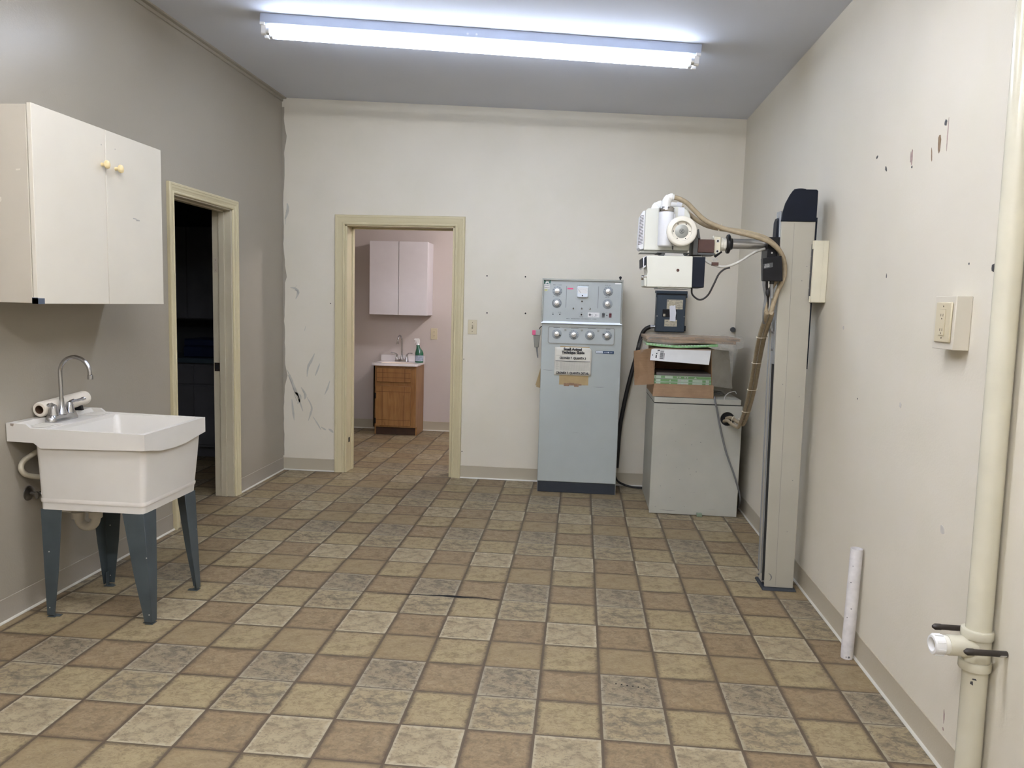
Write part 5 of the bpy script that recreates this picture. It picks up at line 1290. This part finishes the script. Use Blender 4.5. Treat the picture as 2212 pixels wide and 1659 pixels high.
# round drum with recessed end plate
dc = Vector((.812, .335, 1.814)); D = (0, -1, 0)
b = MB().lathe([(.060, -.055), (.068, -.02), (.072, .0), (.0725, .035), (.0735, .040), (.0735, .052), (.069, .058), (.064, .0595), (.0500, .0595), (.0475, .0565), (.0465, .042), (.0465, .040)], dc, D, 44, cap1=False); b.build('end_drum', 'head_cream', th)
b = MB().lathe([(.0464, .030), (.0464, .0415), (.0335, .0415)], dc, D, 36); pl_ = b.build('recess_ring', 'head_cream', th)
b = MB().lathe([(.0332, .0416), (.0332, .0425), (.032, .0428)], dc, D, 36); bd = b.build('badge', 'console_frame', th)
yb = dc.y - .0429
b = MB()
for i in range(6):
    a = math.radians(30 + 60 * i); b.cyl((dc.x + .0400 * math.cos(a + .52), yb + .002, dc.z + .0400 * math.sin(a + .52)), (dc.x + .0400 * math.cos(a + .52), yb + .0003, dc.z + .0400 * math.sin(a + .52)), .0028, 10)
build_each(b, 'screw', 'hole', th)
b = MB(); cxx, czz = dc.x, dc.z     # round monogram with cursive letters
ring = [(cxx + .0112 * math.cos(math.radians(10 * i)), yb, czz + .0112 * math.sin(math.radians(10 * i))) for i in range(37)]
b.tube(ring, .0007, 6, smooth=False)
for s_ in range(4):
    a0 = math.radians(90 * s_ + 20); arc = []
    for i in range(9):
        a = a0 + math.radians(58) * i / 8; r = .0092 - .0018 * math.sin(math.pi * i / 8); arc.append((cxx + r * math.cos(a), yb, czz + r * math.sin(a)))
    b.tube(arc, .0006, 6, smooth=False)
def scr(pts): b.tube([(cxx + x, yb, czz + z) for x, z in pts], .00075, 6, 5)
scr([(-.0008, .0045), (-.0028, .0058), (-.0048, .0040), (-.0050, .0005), (-.0034, -.0012), (-.0014, .0004), (-.0008, .0030), (-.0012, -.0030), (-.0030, -.0055), (-.0050, -.0042)])
scr([(.0056, .0034), (.0040, .0056), (.0020, .0048), (.0018, .0022), (.0036, .0010), (.0016, -.0006), (.0008, -.0034), (.0026, -.0054), (.0048, -.0040), (.0060, -.0020)])
b.build('monogram', 'ink', bd)
b = MB().box(.775, .781, .340, .352, 1.728, 1.745); b.build('latch', 'black', th)
# turntable between housing and collimator
b = MB().box(.705, .868, .375, .52, 1.7115, 1.7160).box(.728, .850, .38, .51, 1.7040, 1.7115).box(.716, .868, .375, .52, 1.6985, 1.7040); b.build('swivel_plate', 'head_grey', t, bevel=.001)
b = MB().box(.745, .835, .3735, .3748, 1.705, 1.7115).box(.742, .84, .3715, .3745, 1.6990, 1.7030); b.build('swivel_bar', 'steel', t)
# collimator
b = MB().prism([(.650, 1.695), (.878, 1.697), (.881, 1.541), (.658, 1.541), (.656, 1.60), (.660, 1.615), (.656, 1.63)], 1, .335, .555); cm = b.build('collimator', 'head', t, bevel=.003)
b = MB().box(.8795, .940, .335, .555, 1.543, 1.694); b.build('collimator_end', 'navy', cm, bevel=.003)
b = MB().prism([(.650, 1.696), (.634, 1.686), (.636, 1.632), (.650, 1.640)], 1, .338, .550); b.build('side_panel', 'head_white', cm, bevel=.002)
b = MB().prism([(.6335, 1.682), (.630, 1.684), (.632, 1.640), (.6355, 1.640)], 1, .345, .54); b.prism([(.639, 1.684), (.6495, 1.692), (.6495, 1.648), (.640, 1.644)], 1, .3365, .3378); b.build('window', 'navy', cm)
b = MB().prism([(.6565, 1.600), (.644, 1.596), (.646, 1.545), (.6575, 1.541)], 1, .345, .545); b.build('lower_side_panel', 'head', cm, bevel=.002)
b = MB().cyl((.656, .350, 1.592), (.642, .350, 1.592), .0065, 14); b.m(1).lathe([(.012, 0), (.013, .002), (.013, .010), (.011, .012)], (.642, .350, 1.586), (-1, 0, 0), 18); b.build('field_knob', ['chrome', 'chrome'], cm)
b = MB().lathe([(.0075, 0), (.0070, .0015)], (.808, .335, 1.626), (0, -1, 0), 20); b.build('indicator_dot', 'brown_block', cm)
b = MB().box(.712, .874, .345, .54, 1.534, 1.5405); b.build('filter_rail', 'console_frame', cm)
b = MB()
for x, z in ((.735, 1.551), (.765, 1.544), (.77, 1.546), (.80, 1.545), (.83, 1.543)): b.ribbon([(x, .3348, z), (x + .004, .3348, z + .004)], .001, (0, -1, 0), .0004)
build_each(b, 'chip', 'ink_soft', cm)

# ---------------- cables of the stand
def ties(name, pts, m='tie', r=.030, parent=None):
    b = MB()
    for p, d in pts:
        d = Vector(d).normalized(); e1 = d.cross(Vector((0, 1, .1))).normalized(); e2 = d.cross(e1); c = Vector(p)
        b.tube([c + (e1 * math.cos(2 * math.pi * k / 16) + e2 * .62 * math.sin(2 * math.pi * k / 16)) * r for k in range(17)], .0017, 6, smooth=False, cap=False)
        b.sphere(c - e1 * r, .004, 8)
    return b.build(name, m, parent)
low = [Vector(p) for p in ((1.272, .36, 1.417), (1.288, .55, 1.300), (1.327, .80, 1.148), (1.366, 1.05, .970), (1.395, 1.30, .806), (1.409, 1.45, .720))]
c1 = [(.775, .352, 1.984), (.795, .352, 1.980), (.838, .350, 1.958), (.878, .348, 1.920), (.928, .345, 1.876), (.990, .338, 1.846), (1.065, .325, 1.822), (1.164, .305, 1.797), (1.229, .295, 1.774), (1.274, .305, 1.745), (1.306, .325, 1.712), (1.325, .342, 1.672), (1.330, .347, 1.630), (1.322, .346, 1.585), (1.304, .346, 1.54), (1.289, .346, 1.49), (1.278, .350, 1.43)]
c1b = [p + Vector((.011, 0, 0)) for p in low] + [Vector(p) for p in ((1.418, 1.50, .690), (1.410, 1.56, .688), (1.392, 1.62, .698), (1.375, 1.68, .706), (1.350, 1.745, .690))]
b = MB().tube([Vector(p) for p in c1] + c1b, .0118, 12, 5)
hv1 = tag(b.build('high_voltage_cable', 'cable_tan'), 'front tan braided cable from the white elbow of the tube head to the transformer cabinet', 'cable', 'paired high voltage cables')
ties('cord_tie', [(p + Vector((0, 0, 0)), d) for p, d in ((low[1], (.1, .3, -.8)), (low[2], (.1, .3, -.8)), (low[3], (.1, .3, -.8)), (low[4], (.1, .3, -.8)), (Vector((1.406, 1.44, .735)), (.05, .3, -.8)), (Vector((1.385, 1.63, .693)), (-.5, .8, 0)))], parent=hv1, r=.028)
ties('cord_tie', [(Vector((1.005, .345, 1.842)), (1, 0, -.4))], parent=hv1, r=.017)
c2 = [(.826, .458, 1.956), (.862, .445, 1.925), (.905, .42, 1.888), (.950, .39, 1.860), (1.010, .358, 1.843), (1.075, .345, 1.836), (1.150, .345, 1.824), (1.210, .350, 1.806), (1.246, .352, 1.780), (1.262, .355, 1.745), (1.272, .376, 1.68)]
c2 = c2[:7] + [(1.215, .330, 1.797), (1.262, .338, 1.770), (1.300, .350, 1.735), (1.318, .352, 1.69), (1.312, .352, 1.64), (1.290, .352, 1.58), (1.262, .352, 1.53), (1.252, .355, 1.48), (1.256, .358, 1.43)]
c2b = [p + Vector((-.013, 0.004, 0)) for p in low] + [Vector(p) for p in ((1.396, 1.52, .668), (1.388, 1.58, .664), (1.370, 1.63, .672), (1.355, 1.68, .684), (1.335, 1.745, .67))]
c2 = [(x, y + .004, z - (.007 if i < 7 else 0)) for i, (x, y, z) in enumerate(c2)]
b = MB().tube([Vector(p) for p in c2] + c2b, .0112, 12, 5)
tag(b.build('high_voltage_cable', 'cable_tan'), 'rear tan braided cable from behind the tube head to the transformer cabinet', 'cable', 'paired high voltage cables')
b = MB().tube([(.935, .40, 1.712), (.954, .39, 1.678), (.990, .385, 1.660), (1.030, .382, 1.651), (1.064, .382, 1.655), (1.112, .384, 1.676), (1.164, .388, 1.711), (1.202, .392, 1.733), (1.240, .395, 1.745)], .0068, 12)
gc = tag(b.build('collimator_cable', 'cable_white'), 'pale grey cable sagging below the horizontal arm', 'cable')
b = MB().tube([(.888, .39, 1.543), (.893, .388, 1.508), (.930, .385, 1.483), (.968, .383, 1.506), (.995, .382, 1.562), (1.017, .382, 1.613), (1.045, .382, 1.640), (1.070, .380, 1.647)], .0046, 12)
tag(b.build('black_cable', 'cable_black'), 'thin black cable looping from collimator bottom to the sagging grey cable', 'cable')
b = MB().box(.978, 1.012, .372, .392, 1.656, 1.672); t3 = thing('binder_clip', (.995, .38, 1.655), 'small binder clip gripping the sagging pale grey cable', 'binder clip')
b.build('clip_body', 'brown_block', t3, bevel=.001)
b = MB().tube([(.990, .382, 1.672), (.990, .382, 1.680), (.984, .382, 1.686), (.988, .382, 1.690), (1.002, .382, 1.690), (1.006, .382, 1.686), (1.000, .382, 1.680), (1.000, .382, 1.672)], .0012, 6, 3); b.build('wire_handle', 'steel', t3)
b = MB().tube([(1.228, .320, 1.583), (1.230, .325, 1.56), (1.248, .35, 1.50), (1.246, .36, 1.45), (1.251, .38, 1.41), (1.262, .42, 1.375)], .0078, 12); tag(b.build('grey_cable', 'cable_gray'), 'pale grey cable dropping from the bottom of the black junction box', 'cable')
b = MB().tube([(1.242, .320, 1.583), (1.244, .325, 1.55), (1.259, .35, 1.49), (1.259, .36, 1.44), (1.264, .38, 1.40)], .0055, 12); tag(b.build('black_lead', 'cable_black'), 'black cable dropping beside the grey one below the junction box', 'cable')
b = MB().tube([(1.264, .318, 1.582), (1.266, .325, 1.56), (1.272, .335, 1.50)], .0085, 10); b.m(1).cyl((1.264, .318, 1.583), (1.264, .319, 1.568), .011, 12).sphere((1.250, .33, 1.528), .0105, 12, 1.9); b.build('cable_gland', ['rail', 'black_soft'], t)

# ============================================================ RIGHT WALL THINGS
t = thing('wall_panel_box', (1.497, .52, 1.483), 'cream painted metal box on the wall behind the x-ray column', 'wall box')
b = MB().box(1.462, XR - .0003, .345, .72, 1.483, 1.787); b.build('box', 'cream_box', t, bevel=.004)
b = MB().box(1.4560, 1.4618, .352, .713, 1.500, 1.770); b.build('front_cover', 'patch_gray', t, bevel=.001)
b = MB().box(1.4555, 1.4618, .3455, .3515, 1.485, 1.515).box(1.4555, 1.4618, .3455, .3515, 1.745, 1.785).box(1.507, 1.5095, .3440, .3452, 1.486, 1.785); b.build('flange', 'cream_box', t, bevel=.001)
b = MB()
for z in (1.555, 1.63, 1.71): b.cyl((1.4560, .362, z), (1.4545, .362, z), .003, 8)
build_each(b, 'screw', 'leg_chip', t)

t = thing('surface_outlet', (1.51, -1.01, 1.33), 'ivory outlet on a white painted surface box near the drain pipe', 'outlet')
b = MB().box(1.487, XR - .0003, -1.086, -.945, 1.330, 1.498); b.build('surface_box', 'cab_white', t, bevel=.002)
b = MB().box(1.4805, 1.4868, -1.071, -.968, 1.352, 1.479); b.build('plate', 'ivory', t, bevel=.003)
o = MB().box(1.4775, 1.4804, -1.038, -1.001, 1.374, 1.457).build('receptacle', 'ivory', t, bevel=.001)
b = MB()
for dz in (1.438, 1.392):
    for dy in (-.007, .007): b.box(1.4770, 1.4776, -1.0195 + dy - .0012, -1.0195 + dy + .0012, dz - .004, dz + .004)
    b.cyl((1.4770, -1.0195, dz - .011), (1.4777, -1.0195, dz - .011), .0026, 8)
for z in (1.366, 1.466): b.cyl((1.4800, -1.0195, z), (1.4806, -1.0195, z), .003, 8)
build_each(b, 'slot', 'ivory_dark', o)

t = thing('drain_pipe', (1.499, -1.37, 0), 'tall cream painted drain pipe with cleanout tee and white cap', 'pipe')
PT, PBt = Vector((1.499, -1.308, 2.95)), Vector((1.499, -1.370, .0006))
def pip(z): return PBt.lerp(PT, (z - PBt.z) / (PT.z - PBt.z))
PD = (PT - PBt).normalized()
b = MB().cyl(PBt, Vector((1.499, -1.308, 2.89)), .0335, 32); b.build('pipe', 'pipe_cream', t)
b = MB()
for z0_, z1_ in ((.432, .458), (.524, .550)): b.lathe([(.0335, 0), (.041, .001), (.0425, .004), (.0425, z1_ - z0_ - .003), (.041, z1_ - z0_), (.0335, z1_ - z0_ + .001)], pip(z0_) - Vector((.003, 0, 0)), PD, 32)
b.lathe([(.0362, 0), (.0362, .066)], pip(.458) - Vector((.001, 0, 0)), PD, 32, cap0=False, cap1=False)
build_each(b, 'tee_hub', 'pipe_cream', t)
bz = .499; bo = Vector((1.485, -1.362, bz)); BD = (-1, -.04, 0)
b = MB().lathe([(.0345, 0), (.031, .026), (.0290, .045), (.0290, .070), (.0280, .072)], bo, BD, 28); b.build('tee_branch', 'pipe_cream', t)
b = MB().lathe([(.022, .070), (.0265, .072), (.0275, .082), (.025, .086)], bo, BD, 24); b.build('adapter', 'head_cream', t)
b = MB().lathe([(.0265, .084), (.0290, .086), (.0290, .110), (.0265, .114), (.0200, .115), (.0185, .112), (.018, .098), (.007, .097)], bo, BD, 28)
for i in range(8):
    a = math.radians(45 * i + 10); c_ = bo + Vector((-.098, -.004 + .0292 * math.cos(a), .0292 * math.sin(a)))
    b.xf(Matrix.Translation(c_) @ Matrix.Rotation(a, 4, 'X')); b.box(-.011, .011, -.0015, .0022, -.0026, .0026); b.xf(None)
nt = b.build('cap_nut', 'plastic_white', t)
b = MB().lathe([(.0182, .0985), (.0182, .0995), (.008, .102)], bo, BD, 20); b.build('plug_face', 'label_yellowed', nt)
b = MB()
for a, z, w_, h_ in ((-128, .412, .012, .004), (-138, .398, .008, .009)):
    an = math.radians(a + 10); nn = Vector((math.cos(an), math.sin(an), 0)); c_ = pip(z) + nn * .0335; tt = Vector((-nn.y, nn.x, 0))
    q = [c_ - tt * w_ / 2 + nn * .0006, c_ + tt * w_ / 2 + Vector((0, 0, -h_ * .3)) + nn * .0006, c_ + tt * w_ * .3 + Vector((0, 0, h_)) + nn * .0006, c_ - tt * w_ * .4 + Vector((0, 0, h_ * .8)) + nn * .0006]
    b.add(q + [p + nn * .0004 for p in q], [(4, 5, 6, 7), (0, 1, 5, 4), (1, 2, 6, 5), (2, 3, 7, 6), (3, 0, 4, 7)])
build_each(b, 'paint_chip', 'patch_gray', t)

def peg(y, z, L, label, rz=0.0):
    t = thing('wall_peg', (XR, y, z), label, 'peg')
    d = Vector((-math.cos(rz), math.sin(rz), .0)); p0 = Vector((XR - .0006, y, z))
    b = MB().lathe([(.0085, 0), (.0085, L - .026), (.0098, L - .024), (.0098, L - .008), (.004, L)], p0, d, 18); o = b.build('rod', 'peg', t)
    b = MB()
    rg = random.Random(int(abs(y) * 1000)); 
    for i in range(7):
        s_ = rg.uniform(.006, .038); a = rg.uniform(-2.2, -.2); nn = Vector((0, math.cos(a), math.sin(a))); nn = Vector((0, -abs(nn.y), nn.z)); c_ = p0 + d * s_ + nn * .0087
        e = d * rg.uniform(.004, .009); f_ = d.cross(nn) * rg.uniform(.001, .003)
        q = [c_ - e - f_, c_ + e - f_ * .6, c_ + e * .8 + f_, c_ - e + f_]; b.add(q + [p + nn * .0004 for p in q], [(4, 5, 6, 7), (0, 1, 5, 4), (1, 2, 6, 5), (2, 3, 7, 6), (3, 0, 4, 7)])
    build_each(b, 'peeled_paint', 'plaster', o)
peg(-1.211, .489, .094, 'dark brown wall peg just above the white cap of the drain pipe')
peg(-1.440, .515, .112, 'dark brown wall peg crossing in front of the cleanout tee')

b = MB()
b.loft([[Vector((cx_ + r * math.cos(2 * math.pi * i / 24), cy_ + r * math.sin(2 * math.pi * i / 24), z)) for i in range(24)] for cx_, cy_, r, z in ((1.4955, -.392, .0235, .0008), (1.4955, -.392, .0245, .02), (1.5055, -.386, .0245, .470), (1.5055, -.386, .0215, .470), (1.5055, -.386, .0215, .39))], cap1=True)
o = b.build('pipe_stub', 'pvc_scuffed'); tag(o, 'short white scuffed open pipe stub standing against the baseboard', 'pipe')
b = MB()
for a, z, r in ((200, .012, .0025), (225, .012, .005), (180, .33, .003), (185, .40, .002), (205, .22, .003), (175, .18, .0025)):
    an = math.radians(a + 45); nn = Vector((math.cos(an), math.sin(an), 0)); c_ = Vector((1.4955 + z * .021, -.392 + z * .013, z)) + nn * .0243; b.lathe([(r, 0), (r * .8, .0006)], c_, nn, 7)
build_each(b, 'dark_scuff', 'ink_soft', o)
